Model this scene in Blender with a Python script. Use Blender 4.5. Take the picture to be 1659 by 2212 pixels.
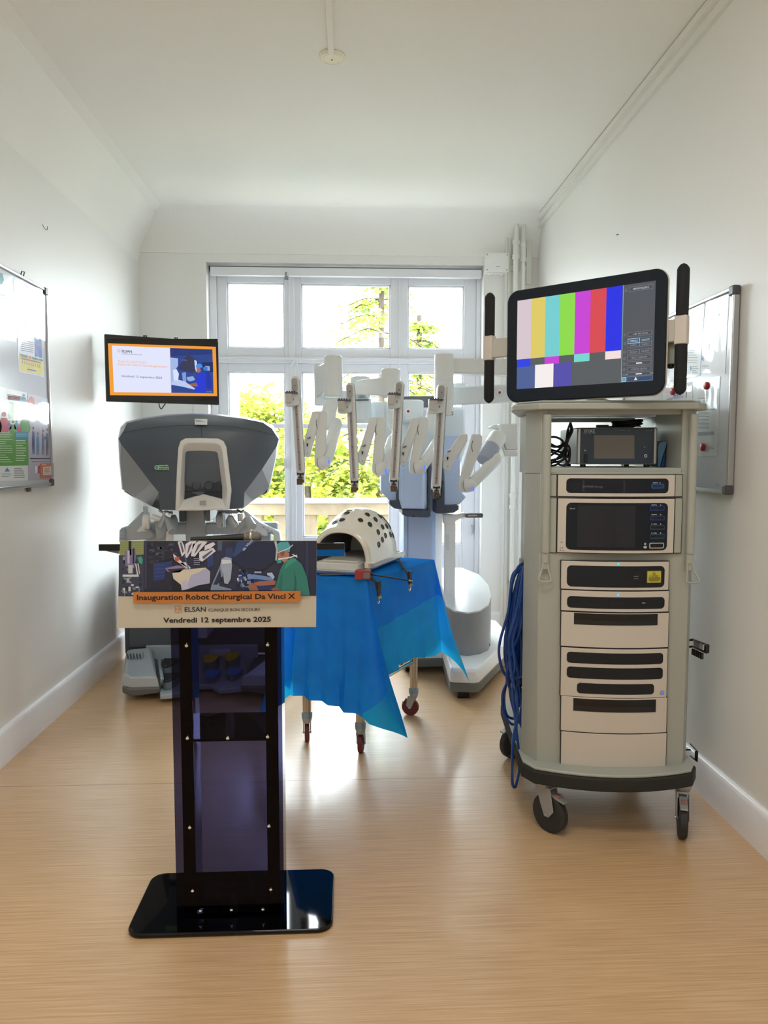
import bpy, math, random
from mathutils import Vector, Matrix, Quaternion
from math import pi, sin, cos, sqrt, radians

for o in list(bpy.data.objects): bpy.data.objects.remove(o)
S = bpy.context.scene
COL = S.collection

# ------------------------------------------------------------------ camera
FPX, CAMH = 1600.0, 1.40
TH = math.atan(121 / FPX); PS = math.atan(76.5 * cos(TH) / FPX)
_k, _t, _c, _s = cos(TH), sin(TH), cos(PS), sin(PS)
FW = Vector((_s * _k, _c * _k, -_t)); RT = Vector((_c, -_s, 0)); UP = Vector((_s * _t, _c * _t, _k))
EYE = Vector((0, 0, CAMH))
cam = bpy.data.cameras.new('camera'); camo = bpy.data.objects.new('camera', cam); COL.objects.link(camo)
camo.matrix_world = Matrix(((RT.x, UP.x, -FW.x, 0), (RT.y, UP.y, -FW.y, 0), (RT.z, UP.z, -FW.z, CAMH), (0, 0, 0, 1)))
cam.sensor_fit = 'HORIZONTAL'; cam.sensor_width = 36; cam.lens = 36 * FPX / 1659.0
cam.clip_start = 0.05; cam.clip_end = 200
S.camera = camo

# ------------------------------------------------------------------ world, lights, exposure
SKY, FILL, EXPO = 24.0, 21.0, 0.0
S.view_settings.view_transform = 'Standard'; S.view_settings.look = 'None'
S.view_settings.gamma = 1.0; S.view_settings.use_curve_mapping = False
S.view_settings.exposure = EXPO
try:
    S.cycles.use_denoising = True
    S.cycles.max_bounces = 10; S.cycles.diffuse_bounces = 6; S.cycles.glossy_bounces = 4
    S.cycles.transparent_max_bounces = 16; S.cycles.transmission_bounces = 6
    S.cycles.sample_clamp_indirect = 12.0; S.cycles.caustics_reflective = False; S.cycles.caustics_refractive = False
except Exception: pass
wd = bpy.data.worlds.new('sky'); S.world = wd; wd.use_nodes = True
nt = wd.node_tree; nt.nodes.clear()
wo = nt.nodes.new('ShaderNodeOutputWorld'); bg = nt.nodes.new('ShaderNodeBackground')
tc = nt.nodes.new('ShaderNodeTexCoord'); sx = nt.nodes.new('ShaderNodeSeparateXYZ'); rp = nt.nodes.new('ShaderNodeValToRGB')
rp.color_ramp.elements[0].position = 0.44; rp.color_ramp.elements[0].color = (0.30, 0.31, 0.30, 1)
rp.color_ramp.elements[1].position = 0.52; rp.color_ramp.elements[1].color = (0.87, 0.945, 1.0, 1)
mm = nt.nodes.new('ShaderNodeMath'); mm.operation = 'MULTIPLY_ADD'; mm.inputs[1].default_value = 0.5; mm.inputs[2].default_value = 0.5
nt.links.new(tc.outputs['Generated'], sx.inputs[0]); nt.links.new(sx.outputs['Z'], mm.inputs[0]); nt.links.new(mm.outputs[0], rp.inputs[0])
nt.links.new(rp.outputs[0], bg.inputs[0]); bg.inputs[1].default_value = SKY; nt.links.new(bg.outputs[0], wo.inputs[0])

def area(name, loc, rot, sx_, sy_, power, color=(1, 1, 1), portal=False):
    l = bpy.data.lights.new(name, 'AREA'); l.shape = 'RECTANGLE'; l.size = sx_; l.size_y = sy_; l.energy = power; l.color = color
    if portal: l.cycles.is_portal = True
    o = bpy.data.objects.new(name, l); COL.objects.link(o); o.location = loc; o.rotation_euler = rot
    return o
area('window_daylight', (0, 6.12, 1.62), (radians(-90), 0, 0), 2.05, 2.55, 1, portal=True)
for ly, lp in ((1.15, FILL), (-.85, FILL * .8)): area('added_fill_light', (-.05, ly, 3.135), (0, 0, 0), 1.15, .56, lp, (1.0, 0.985, 0.95))  # added fill lamps above the view, brightening surfaces that face the camera

# ------------------------------------------------------------------ pixel measurements -> world points
def ray(px, py): return RT * (px - 829.5) + UP * (1106.0 - py) + FW * FPX
def W(px, py, Y): r = ray(px, py); return EYE + r * (Y / r.y)
def WX(px, py, X): r = ray(px, py); return EYE + r * (X / r.x)
def G(px, py, z=0.0): r = ray(px, py); return EYE + r * ((z - CAMH) / r.z)

# ------------------------------------------------------------------ materials
def lin(h):
    h = h.lstrip('#'); c = [int(h[i:i + 2], 16) / 255 for i in (0, 2, 4)]
    return tuple((x / 12.92 if x <= .04045 else ((x + .055) / 1.055) ** 2.4) for x in c) + (1,)
_mats = {}
def mat(hexc, rough=0.5, metal=0.0, emit=0.0, var=0.03, bump=0.0, scale=30, spec=0.5, coat=0.0):
    key = (hexc, rough, metal, emit, var, bump, scale, spec, coat)
    if key in _mats: return _mats[key]
    m = bpy.data.materials.new('m_' + hexc.strip('#')); m.use_nodes = True
    n = m.node_tree; b = n.nodes['Principled BSDF']; c = lin(hexc)
    b.inputs['Roughness'].default_value = rough; b.inputs['Metallic'].default_value = metal
    b.inputs['Specular IOR Level'].default_value = spec; b.inputs['Coat Weight'].default_value = coat
    if emit > 0:
        b.inputs['Base Color'].default_value = (0.004, 0.004, 0.004, 1)
        b.inputs['Emission Color'].default_value = c; b.inputs['Emission Strength'].default_value = emit
    else:
        no = n.nodes.new('ShaderNodeTexNoise'); no.inputs['Scale'].default_value = scale; no.inputs['Detail'].default_value = 3
        co = n.nodes.new('ShaderNodeTexCoord'); n.links.new(co.outputs['Object'], no.inputs['Vector'])
        mx = n.nodes.new('ShaderNodeMix'); mx.data_type = 'RGBA'
        mx.inputs['A'].default_value = tuple(x * (1 - var) for x in c[:3]) + (1,)
        mx.inputs['B'].default_value = tuple(min(1, x * (1 + var)) for x in c[:3]) + (1,)
        n.links.new(no.outputs['Fac'], mx.inputs['Factor']); n.links.new(mx.outputs['Result'], b.inputs['Base Color'])
        if bump:
            bp = n.nodes.new('ShaderNodeBump'); bp.inputs['Strength'].default_value = bump; bp.inputs['Distance'].default_value = 0.004
            n.links.new(no.outputs['Fac'], bp.inputs['Height']); n.links.new(bp.outputs['Normal'], b.inputs['Normal'])
    _mats[key] = m
    return m
def ink(h, rough=0.45): return mat(h, rough, 0, 0, 0.0)
def glow(h, e=1.0): return mat(h, 0.25, 0, e)

def trans_mat(name, color, gloss=0.05, rough=0.0, gcol=(1, 1, 1, 1), ior=1.45):
    m = bpy.data.materials.new(name); m.use_nodes = True; n = m.node_tree; n.nodes.clear()
    o = n.nodes.new('ShaderNodeOutputMaterial'); t = n.nodes.new('ShaderNodeBsdfTransparent'); t.inputs[0].default_value = color
    g = n.nodes.new('ShaderNodeBsdfGlossy'); g.inputs['Roughness'].default_value = rough; g.inputs[0].default_value = gcol
    lw = n.nodes.new('ShaderNodeLayerWeight'); lw.inputs[0].default_value = .5; f0 = ((ior - 1) / (ior + 1)) ** 2
    pw = n.nodes.new('ShaderNodeMath'); pw.operation = 'POWER'; pw.inputs[1].default_value = 5; n.links.new(lw.outputs['Facing'], pw.inputs[0])
    f = n.nodes.new('ShaderNodeMath'); f.operation = 'MULTIPLY_ADD'; f.inputs[1].default_value = 1 - f0; f.inputs[2].default_value = f0; n.links.new(pw.outputs[0], f.inputs[0])
    mx = n.nodes.new('ShaderNodeMixShader'); n.links.new(f.outputs[0], mx.inputs[0]); n.links.new(t.outputs[0], mx.inputs[1]); n.links.new(g.outputs[0], mx.inputs[2])
    n.links.new(mx.outputs[0], o.inputs[0]); return m
def cloth_mat(name, hexc, thin, hex2=None):
    m = bpy.data.materials.new(name); m.use_nodes = True; n = m.node_tree; n.nodes.clear()
    o = n.nodes.new('ShaderNodeOutputMaterial'); d = n.nodes.new('ShaderNodeBsdfDiffuse'); t = n.nodes.new('ShaderNodeBsdfTranslucent')
    g = n.nodes.new('ShaderNodeBsdfGlossy'); g.inputs['Roughness'].default_value = 0.45
    no = n.nodes.new('ShaderNodeTexNoise'); no.inputs['Scale'].default_value = 9; no.inputs['Detail'].default_value = 6
    co = n.nodes.new('ShaderNodeTexCoord'); n.links.new(co.outputs['Object'], no.inputs['Vector'])
    mc = n.nodes.new('ShaderNodeMix'); mc.data_type = 'RGBA'; c = lin(hexc); c2 = lin(hex2 or hexc)
    mc.inputs['A'].default_value = tuple(x * .85 for x in c[:3]) + (1,); mc.inputs['B'].default_value = c2
    n.links.new(no.outputs['Fac'], mc.inputs['Factor']); n.links.new(mc.outputs['Result'], d.inputs[0]); n.links.new(mc.outputs['Result'], t.inputs[0])
    bp = n.nodes.new('ShaderNodeBump'); bp.inputs['Strength'].default_value = .25; bp.inputs['Distance'].default_value = .01
    n.links.new(no.outputs['Fac'], bp.inputs['Height']); n.links.new(bp.outputs['Normal'], d.inputs['Normal'])
    mx = n.nodes.new('ShaderNodeMixShader'); mx.inputs[0].default_value = thin
    n.links.new(d.outputs[0], mx.inputs[1]); n.links.new(t.outputs[0], mx.inputs[2])
    m2 = n.nodes.new('ShaderNodeMixShader'); m2.inputs[0].default_value = 0.025
    n.links.new(mx.outputs[0], m2.inputs[1]); n.links.new(g.outputs[0], m2.inputs[2]); n.links.new(m2.outputs[0], o.inputs[0]); return m

# ------------------------------------------------------------------ text outlines
_tc = {}
def text_mesh(s, bold):
    if (s, bold) in _tc: return _tc[(s, bold)]
    cu = bpy.data.curves.new('tmp_text', 'FONT'); cu.body = s; cu.size = 1; cu.resolution_u = 2; cu.offset = bold
    o = bpy.data.objects.new('tmp_text', cu); COL.objects.link(o)
    dg = bpy.context.evaluated_depsgraph_get(); dg.update()
    me = bpy.data.meshes.new_from_object(o.evaluated_get(dg))
    vs = [(v.co.x, v.co.y) for v in me.vertices]; fs = [tuple(p.vertices) for p in me.polygons]
    bpy.data.meshes.remove(me); bpy.data.objects.remove(o); bpy.data.curves.remove(cu)
    _tc[(s, bold)] = (vs, fs); return vs, fs

# ------------------------------------------------------------------ mesh builder
class MB:
    def __init__(s, M=None): s.v = []; s.f = []; s.mi = []; s.mats = []; s.M = M
    def add(s, vs, fs, m):
        if m not in s.mats: s.mats.append(m)
        k = s.mats.index(m); b = len(s.v)
        for p in vs:
            p = Vector(p); s.v.append(s.M @ p if s.M else p)
        for f in fs: s.f.append(tuple(b + i for i in f)); s.mi.append(k)
        return s
    def box(s, x0, x1, y0, y1, z0, z1, m):
        v = [(x, y, z) for z in (z0, z1) for y in (y0, y1) for x in (x0, x1)]
        return s.add(v, [(0, 2, 3, 1), (4, 5, 7, 6), (0, 1, 5, 4), (1, 3, 7, 5), (3, 2, 6, 7), (2, 0, 4, 6)], m)
    def prism(s, pts, vec, m):
        n = len(pts); vec = Vector(vec); a = [Vector(p) for p in pts]; b = [p + vec for p in a]
        fs = [tuple(range(n)), tuple(range(2 * n - 1, n - 1, -1))] + [(i, i + n, (i + 1) % n + n, (i + 1) % n) for i in range(n)]
        return s.add(a + b, fs, m)
    def face(s, pts, m): return s.add(pts, [tuple(range(len(pts)))], m)
    def hull(s, A, B, m):      # two same-length rings joined
        n = len(A)
        return s.add(list(A) + list(B), [tuple(range(n))[::-1], tuple(range(n, 2 * n))] + [(i, (i + 1) % n, (i + 1) % n + n, i + n) for i in range(n)], m)
    def loft(s, rings, m, cap=True, closed=True):
        n = len(rings[0]); vs = [p for r in rings for p in r]; fs = []
        for j in range(len(rings) - 1):
            for i in range(n if closed else n - 1):
                a = j * n + i; b = j * n + (i + 1) % n; fs.append((a, b, b + n, a + n))
        if cap and closed: fs.append(tuple(range(n))[::-1]); fs.append(tuple(range((len(rings) - 1) * n, len(rings) * n)))
        return s.add(vs, fs, m)
    def cyl(s, a, b, r0, r1, m, n=24):
        a = Vector(a); b = Vector(b); d = (b - a).normalized(); q = d.to_track_quat('Z', 'Y')
        u = q @ Vector((1, 0, 0)); w = q @ Vector((0, 1, 0))
        return s.loft([[p + (u * cos(2 * pi * i / n) + w * sin(2 * pi * i / n)) * r for i in range(n)] for p, r in ((a, r0), (b, r1))], m)
    def lathe(s, a, axis, prof, m, n=28):   # prof: (distance along axis, radius)
        a = Vector(a); d = Vector(axis).normalized(); q = d.to_track_quat('Z', 'Y'); u = q @ Vector((1, 0, 0)); w = q @ Vector((0, 1, 0))
        return s.loft([[a + d * t + (u * cos(2 * pi * i / n) + w * sin(2 * pi * i / n)) * max(r, 1e-4) for i in range(n)] for t, r in prof], m)
    def tube(s, pts, r, m, n=8):
        P = [Vector(p) for p in pts]; rings = []; q = None
        for i, p in enumerate(P):
            d = (P[min(i + 1, len(P) - 1)] - P[max(i - 1, 0)]).normalized()
            if q is None: q = d.to_track_quat('Z', 'Y')
            else: q = (q @ Vector((0, 0, 1))).rotation_difference(d) @ q
            u = q @ Vector((1, 0, 0)); w = q @ Vector((0, 1, 0))
            rings.append([p + (u * cos(2 * pi * k / n) + w * sin(2 * pi * k / n)) * r for k in range(n)])
        return s.loft(rings, m)
    def ball(s, c, r, m, sc=(1, 1, 1), n=24):
        c = Vector(c); rings = []
        for j in range(1, n // 2):
            a = pi * j / (n // 2); rings.append([c + Vector((r * sc[0] * sin(a) * cos(2 * pi * i / n), r * sc[1] * sin(a) * sin(2 * pi * i / n), -r * sc[2] * cos(a))) for i in range(n)])
        return s.loft(rings, m)
    def text(s, txt, O, ex, ez, m, h=None, w=None, bold=0.0, align='L'):
        """lettering in the plane (ex, ez) with baseline start O; cap height h; w squeezes to a width"""
        if txt.startswith('~'):      # print too small to read: a row of uneven marks
            q = random.Random(len(s.v) + int(txt[1:])); k = int(txt[1:]); O = Vector(O); ex = Vector(ex); ez = Vector(ez); a = {'L': 0, 'C': -.5, 'R': -1}[align] * w
            for i in range(k):
                if k > 5 and q.random() < .14: continue
                x0 = a + w * i / k; x1 = a + w * (i + q.uniform(.5, .8)) / k; h1 = h * q.uniform(.7, 1); h0 = h * q.choice((0, 0, .25))
                s.face([O + ex * x0 + ez * h0, O + ex * x1 + ez * h0, O + ex * x1 + ez * h1, O + ex * x0 + ez * h1], m)
            return s
        vs, fs = text_mesh(txt, bold)
        if not vs: return s
        x0 = min(v[0] for v in vs); x1 = max(v[0] for v in vs); sc = h / 0.70; kx = sc if w is None else w / (x1 - x0)
        O = Vector(O); ex = Vector(ex); ez = Vector(ez); sh = {'L': 0, 'C': .5, 'R': 1}[align] * (x1 - x0) * kx
        return s.add([O + ex * ((v[0] - x0) * kx - sh) + ez * (v[1] * sc) for v in vs], fs, m)
    def build(s, name, parent=None, bevel=0.0, seg=2, smooth=True, ang=38, solid=0.0, sub=0):
        me = bpy.data.meshes.new(name); me.from_pydata([tuple(v) for v in s.v], [], s.f)
        for m in s.mats: me.materials.append(m)
        me.polygons.foreach_set('material_index', s.mi)
        if smooth:
            me.polygons.foreach_set('use_smooth', [True] * len(me.polygons)); me.update()
            try: me.set_sharp_from_angle(angle=radians(ang))
            except Exception: pass
        me.update(); me.validate()
        o = bpy.data.objects.new(name, me); COL.objects.link(o)
        if parent:
            o.parent = parent
            if parent.type == 'EMPTY': o.matrix_parent_inverse = Matrix.Translation(-parent.location)
        if solid: md = o.modifiers.new('solid', 'SOLIDIFY'); md.thickness = solid; md.offset = 0
        if bevel:
            md = o.modifiers.new('bevel', 'BEVEL'); md.width = bevel; md.segments = seg; md.limit_method = 'ANGLE'; md.angle_limit = radians(40)
            md.harden_normals = False; md.use_clamp_overlap = True
        if sub: md = o.modifiers.new('sub', 'SUBSURF'); md.levels = sub; md.render_levels = sub
        return o

def thing(name, label, cat, loc=(0, 0, 0), group=None):
    o = bpy.data.objects.new(name, None); COL.objects.link(o); o.location = loc; o.empty_display_size = .05
    o['label'] = label; o['category'] = cat
    if group: o['group'] = group
    return o
def tag(o, label, cat, group=None, kind=None):
    o['label'] = label; o['category'] = cat
    if group: o['group'] = group
    if kind: o['kind'] = kind
    return o
def struct(o, label=None):
    o['kind'] = 'structure'
    if label: o['label'] = label
    return o
def frame(O, ex, ez=(0, 0, 1)):
    """local frame: x to the right, y into the surface, z up"""
    ex = Vector(ex).normalized(); ez = Vector(ez).normalized(); ey = ez.cross(ex).normalized(); ez = ex.cross(ey)
    return Matrix(((ex.x, ey.x, ez.x, O[0]), (ex.y, ey.y, ez.y, O[1]), (ex.z, ey.z, ez.z, O[2]), (0, 0, 0, 1)))
class Face:
    """measures things on the plane local y = yl of a frame; zm maps a zoomed crop's coordinates"""
    def __init__(s, M, zm=(0, 0, 1)): s.M = M; s.I = M.inverted(); s.zm = zm
    def z(s, ox, oy, k): s.zm = (ox, oy, k); return s
    def p(s, px, py, yl=0.0):
        ox, oy, k = s.zm; px = ox + px / k; py = oy + py / k
        e = s.I @ EYE; r = s.I.to_3x3() @ ray(px, py); t = (yl - e.y) / r.y; return e + r * t
    def r(s, x0, y0, x1, y1, yl=0.0):
        a = s.p(x0, (y0 + y1) / 2, yl); b = s.p(x1, (y0 + y1) / 2, yl); c = s.p((x0 + x1) / 2, y0, yl); d = s.p((x0 + x1) / 2, y1, yl)
        return a.x, b.x, d.z, c.z
def rrect(x0, x1, z0, z1, r, y=0.0, n=5):
    r = min(r, (x1 - x0) / 2 - 1e-4, (z1 - z0) / 2 - 1e-4); out = []
    for cx, cz, a0 in ((x1 - r, z1 - r, 0), (x0 + r, z1 - r, pi / 2), (x0 + r, z0 + r, pi), (x1 - r, z0 + r, 1.5 * pi)):
        for i in range(n + 1):
            a = a0 + pi / 2 * i / n; out.append(Vector((cx + r * cos(a), y, cz + r * sin(a))))
    return out[::-1]
def smooth_path(pts, n=6):
    P = [Vector(p) for p in pts]; P = [2 * P[0] - P[1]] + P + [2 * P[-1] - P[-2]]; out = []
    for i in range(1, len(P) - 2):
        for k in range(n):
            t = k / n; a, b, c, d = P[i - 1], P[i], P[i + 1], P[i + 2]
            out.append(.5 * ((2 * b) + (c - a) * t + (2 * a - 5 * b + 4 * c - d) * t * t + (3 * b - a - 3 * c + d) * t ** 3))
    out.append(P[-2]); return out
rnd = random.Random(7)

# ------------------------------------------------------------------ the room
XL, XR, YB, ZC, YR = -1.585, 1.468, 5.80, 3.20, -1.9
WALL = mat('#ecebe7', 0.42, 0, 0, 0.012, 0.06, 60, 0.35)
CEIL = mat('#efeee9', 0.6, 0, 0, 0.01, 0.05, 40, 0.3)
TRIM = mat('#f3f3f6', 0.3, 0, 0, 0.02, 0.03, 20, 0.4)
PAINT = mat('#e8e9ee', 0.3, 0, 0, 0.015, 0.03, 25, 0.4)

def floor_mat():
    m = bpy.data.materials.new('lino_wood'); m.use_nodes = True; n = m.node_tree; b = n.nodes['Principled BSDF']
    co = n.nodes.new('ShaderNodeTexCoord'); mp = n.nodes.new('ShaderNodeMapping'); mp.inputs['Scale'].default_value = (1.6, 70, 1)
    no = n.nodes.new('ShaderNodeTexNoise'); no.inputs['Scale'].default_value = 2.2; no.inputs['Detail'].default_value = 9; no.inputs['Roughness'].default_value = .6
    n.links.new(co.outputs['Object'], mp.inputs[0]); n.links.new(mp.outputs[0], no.inputs['Vector'])
    r = n.nodes.new('ShaderNodeValToRGB'); e = r.color_ramp.elements
    e[0].position = .3; e[0].color = lin('#c39a6c'); e[1].position = .72; e[1].color = lin('#e6c295')
    n.links.new(no.outputs['Fac'], r.inputs[0])
    n2 = n.nodes.new('ShaderNodeTexNoise'); n2.inputs['Scale'].default_value = 1.7; n2.inputs['Detail'].default_value = 4
    n.links.new(co.outputs['Object'], n2.inputs['Vector'])
    mx = n.nodes.new('ShaderNodeMix'); mx.data_type = 'RGBA'; mx.blend_type = 'MULTIPLY'; mx.inputs['Factor'].default_value = .12
    n.links.new(r.outputs[0], mx.inputs['A']); n.links.new(n2.outputs['Fac'], mx.inputs['B'])
    # welded seams across the room
    sp = n.nodes.new('ShaderNodeSeparateXYZ'); n.links.new(co.outputs['Object'], sp.inputs[0])
    cur = mx.outputs['Result']
    for ys in (3.12, 1.20):
        s1 = n.nodes.new('ShaderNodeMath'); s1.operation = 'COMPARE'; s1.inputs[1].default_value = ys; s1.inputs[2].default_value = 0.0022
        n.links.new(sp.outputs['Y'], s1.inputs[0]); q = n.nodes.new('ShaderNodeMix'); q.data_type = 'RGBA'
        q.inputs['B'].default_value = lin('#8f6f4c'); n.links.new(s1.outputs[0], q.inputs['Factor']); n.links.new(cur, q.inputs['A']); cur = q.outputs['Result']
    n.links.new(cur, b.inputs['Base Color'])
    # scuffs: roughness streaks
    mp2 = n.nodes.new('ShaderNodeMapping'); mp2.inputs['Scale'].default_value = (3, 9, 1); mp2.inputs['Rotation'].default_value = (0, 0, .5)
    n3 = n.nodes.new('ShaderNodeTexNoise'); n3.inputs['Scale'].default_value = 3; n3.inputs['Detail'].default_value = 8; n3.inputs['Distortion'].default_value = 2.5
    n.links.new(co.outputs['Object'], mp2.inputs[0]); n.links.new(mp2.outputs[0], n3.inputs['Vector'])
    mr = n.nodes.new('ShaderNodeMapRange'); mr.inputs[3].default_value = .24; mr.inputs[4].default_value = .42
    n.links.new(n3.outputs['Fac'], mr.inputs[0]); n.links.new(mr.outputs[0], b.inputs['Roughness'])
    b.inputs['Specular IOR Level'].default_value = .8; b.inputs['Coat Weight'].default_value = .35; b.inputs['Coat Roughness'].default_value = .16; b.inputs['Coat IOR'].default_value = 1.45
    bp = n.nodes.new('ShaderNodeBump'); bp.inputs['Strength'].default_value = .07; bp.inputs['Distance'].default_value = .003
    n.links.new(no.outputs['Fac'], bp.inputs['Height']); n.links.new(bp.outputs['Normal'], b.inputs['Normal'])
    return m
fl = MB().box(XL - .1, XR + .1, YR - .1, 6.0, -.1, 0, floor_mat()).build('floor', smooth=False); struct(fl)
struct(MB().box(XL - .2, XR + .2, YR - .1, 6.15, ZC, ZC + .2, CEIL).build('ceiling', smooth=False))
# side walls
struct(MB().box(XL - .2, XL, YR - .1, 6.15, 0, ZC, WALL).build('wall_left', smooth=False))
struct(MB().box(XR, XR + .2, YR - .1, 6.15, 0, ZC, WALL).build('wall_right', smooth=False))
struct(MB().box(XL, XR, YR - .2, YR, 0, ZC, WALL).build('wall_rear', smooth=False))
# window wall with its tall opening
OX0, OX1, OZ = -1.075, 1.048, 2.868
b = MB()
b.box(XL, OX0, YB, 6.15, 0, OZ, WALL); b.box(OX1, XR, YB, 6.15, 0, OZ, WALL); b.box(XL, XR, YB, 6.15, OZ, ZC, WALL)
struct(b.build('wall_back', smooth=False))
# coving: a deep curve over the window wall, a creased one along the left wall
b = MB(); R = .26; pr = [(XL, YB, 2.93)]
prof = [(YB, 2.93), (YB - .012, 2.93)] + [(YB - .012 - R * (1 - cos(a)), 2.94 + R * sin(a)) for a in [i * pi / 20 for i in range(0, 11)]] + [(YB, ZC)]
b.loft([[(x, y, z) for y, z in prof] for x in (XL, XR)], CEIL); struct(b.build('trim_1', ang=50))
b = MB(); prof = [(XL, 2.86), (XL + .018, 2.93), (XL + .045, 3.0), (XL + .085, 3.06), (XL + .10, 3.075), (XL + .13, 3.13), (XL + .18, 3.18), (XL + .24, ZC), (XL, ZC)]
b.loft([[(x, y, z) for x, z in prof] for y in (YB, YR)], CEIL); struct(b.build('trim_2', ang=25))
# baseboards
def baseboard(name, a, bb, inn, h):
    a = Vector(a); bb = Vector(bb); n = Vector(inn)
    prof = [(0, 0), (.022, 0), (.022, h - .02), (.016, h - .006), (.008, h), (0, h)]
    m = MB().loft([[p + n * d + Vector((0, 0, z)) for d, z in prof] for p in (a, bb)], TRIM)
    struct(m.build(name))
baseboard('baseboard_left', (XL, YR, 0), (XL, YB, 0), (1, 0, 0), .165)
baseboard('baseboard_right', (XR, YR, 0), (XR, YB, 0), (-1, 0, 0), .155)
baseboard('baseboard_back', (OX1 + .0, YB, 0), (XR, YB, 0), (0, -1, 0), .16)
baseboard('baseboard_rear', (XL, YR, 0), (XR, YR, 0), (0, 1, 0), .16)

# ------------------------------------------------------------------ window and glazed doors
GLASS = trans_mat('window_glass', (0.97, 0.985, 0.98, 1), ior=1.3)
FY, FD = 5.93, .07
win = MB()
X0, X1 = -1.05, 1.045
win.box(OX0, X0 + .03, FY - .02, FY + .10, 0, OZ, PAINT); win.box(X1 - .03, OX1, FY - .02, FY + .10, 0, OZ, PAINT)
win.box(OX0, OX1, FY - .02, FY + .10, 2.82, OZ, PAINT)
win.box(X0, X1, FY - .03, FY + .08, 2.125, 2.165, PAINT); win.box(X0, X1, FY - .045, FY - .02, 2.15, 2.168, PAINT)
wf = win.build('window_1', bevel=.004); struct(wf, 'tall white painted window with three transom panes over glazed balcony doors')
def sash(name, x0, x1, z0, z1, px0, px1, pz0, pz1, mun=(), y=FY, panel=None):
    m = MB(); d0, d1 = y, y + .055
    m.box(x0, px0, d0, d1, z0, z1, PAINT); m.box(px1, x1, d0, d1, z0, z1, PAINT)
    m.box(px0, px1, d0, d1, pz1, z1, PAINT); m.box(px0, px1, d0, d1, z0, pz0, PAINT)
    for a, c in mun: m.box(px0, px1, d0 + .005, d1 - .005, a, c, PAINT)
    # glazing bead
    e = .012
    for q in ((px0, px0 + e, pz0, pz1), (px1 - e, px1, pz0, pz1), (px0, px1, pz0, pz0 + e), (px0, px1, pz1 - e, pz1)):
        m.box(q[0], q[1], d0 + .012, d1 - .012, q[2], q[3], PAINT)
    if panel:
        for a, c, e2, g in panel: m.box(a, c, d0 - .012, d0, e2, g, PAINT); m.box(a + .03, c - .03, d0 - .018, d0 - .01, e2 + .03, g - .03, PAINT)
    o = m.build(name, wf, bevel=.004)
    MB().box(px0, px1, y + .026, y + .030, pz0, pz1, GLASS).build('pane', o, smooth=False)
    return o
A, Bx, Cx, D, E, F_ = -.943, -.498, -.367, .333, .472, .917
sash('casement', X0 + .03, -.455, 2.165, 2.82, A, Bx, 2.247, 2.747)
sash('casement', -.425, .4035, 2.165, 2.82, Cx, D, 2.243, 2.742)
sash('casement', .406, X1 - .03, 2.165, 2.82, E, F_, 2.243, 2.738)
sash('door_leaf', X0 + .03, -.450, .02, 2.125, A, Bx, .70, 2.062, [(1.62, 1.655)], panel=[(-.92, -.52, .12, .60)])
dl = sash('door_leaf', -.420, .4045, .02, 2.125, Cx, D, .75, 2.062, [(1.62, 1.655)], panel=[(-.33, .29, .12, .62)])
dr = sash('door_leaf', .408, X1 - .03, .02, 2.125, E, F_, .69, 2.062, [(1.62, 1.655)], panel=[(.50, .89, .10, .59)])
m = MB(); m.box(-.462, -.418, FY - .018, FY + .02, 2.12, 2.84, PAINT); m.box(-.455, -.415, FY - .018, FY + .02, .02, 2.13, PAINT); m.box(.396, .412, FY - .012, FY + .01, .02, 2.82, PAINT); m.build('mullion', wf, bevel=.006)
m = MB(); m.box(.985, 1.003, FY - .02, FY, .76, .90, mat('#dcdcd8', .3)); m.cyl((.99, FY - .02, .84), (.99, FY - .05, .84), .008, .008, mat('#b9b9b6', .25, 1)); m.cyl((.99, FY - .048, .845), (.99, FY - .048, .78), .007, .006, mat('#b9b9b6', .25, 1))
m.build('door_handle', dr)
m = MB(); m.cyl((-.50, FY - .03, .6), (-.50, FY - .03, 2.05), .0055, .0055, mat('#e4e4e2', .3)); m.box(-.508, -.492, FY - .04, FY, 1.30, 1.38, mat('#d5d5d3', .3)); m.build('espagnolette', wf)
# curtain rail box across the top of the reveal
m = MB(); m.box(OX0 + .025, OX1 - .012, YB + .03, YB + .075, 2.78, 2.842, PAINT)
m.box(OX0 + .025, OX1 - .012, YB + .028, YB + .032, 2.840, 2.845, ink('#58585a')); tr = m.build('trim_3', bevel=.003); struct(tr)
m = MB(); m.tube(smooth_path([(-.47, YB + .02, 2.80), (-.475, YB, 2.79), (-.468, YB + .02, 2.76), (-.462, YB + .02, 2.75)]), .006, mat('#8b8b8a', .4, .6)); m.box(-.485, -.455, YB + .018, YB + .032, 2.742, 2.775, mat('#9a9a9a', .4))
tag(m.build('cable_clip'), 'small grey cable clip on the white rail above the window', 'clip')
# hooked white cable at the transom
m = MB(); m.tube(smooth_path([W(628, 792, 5.88), W(634, 783, 5.87), W(640, 780, 5.87), (W(643, 800, 5.88))]), .008, mat('#dfe0e0', .4))
tag(m.build('latch_hook'), 'white hooked latch on the transom bar above the glazed doors', 'latch')

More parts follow.
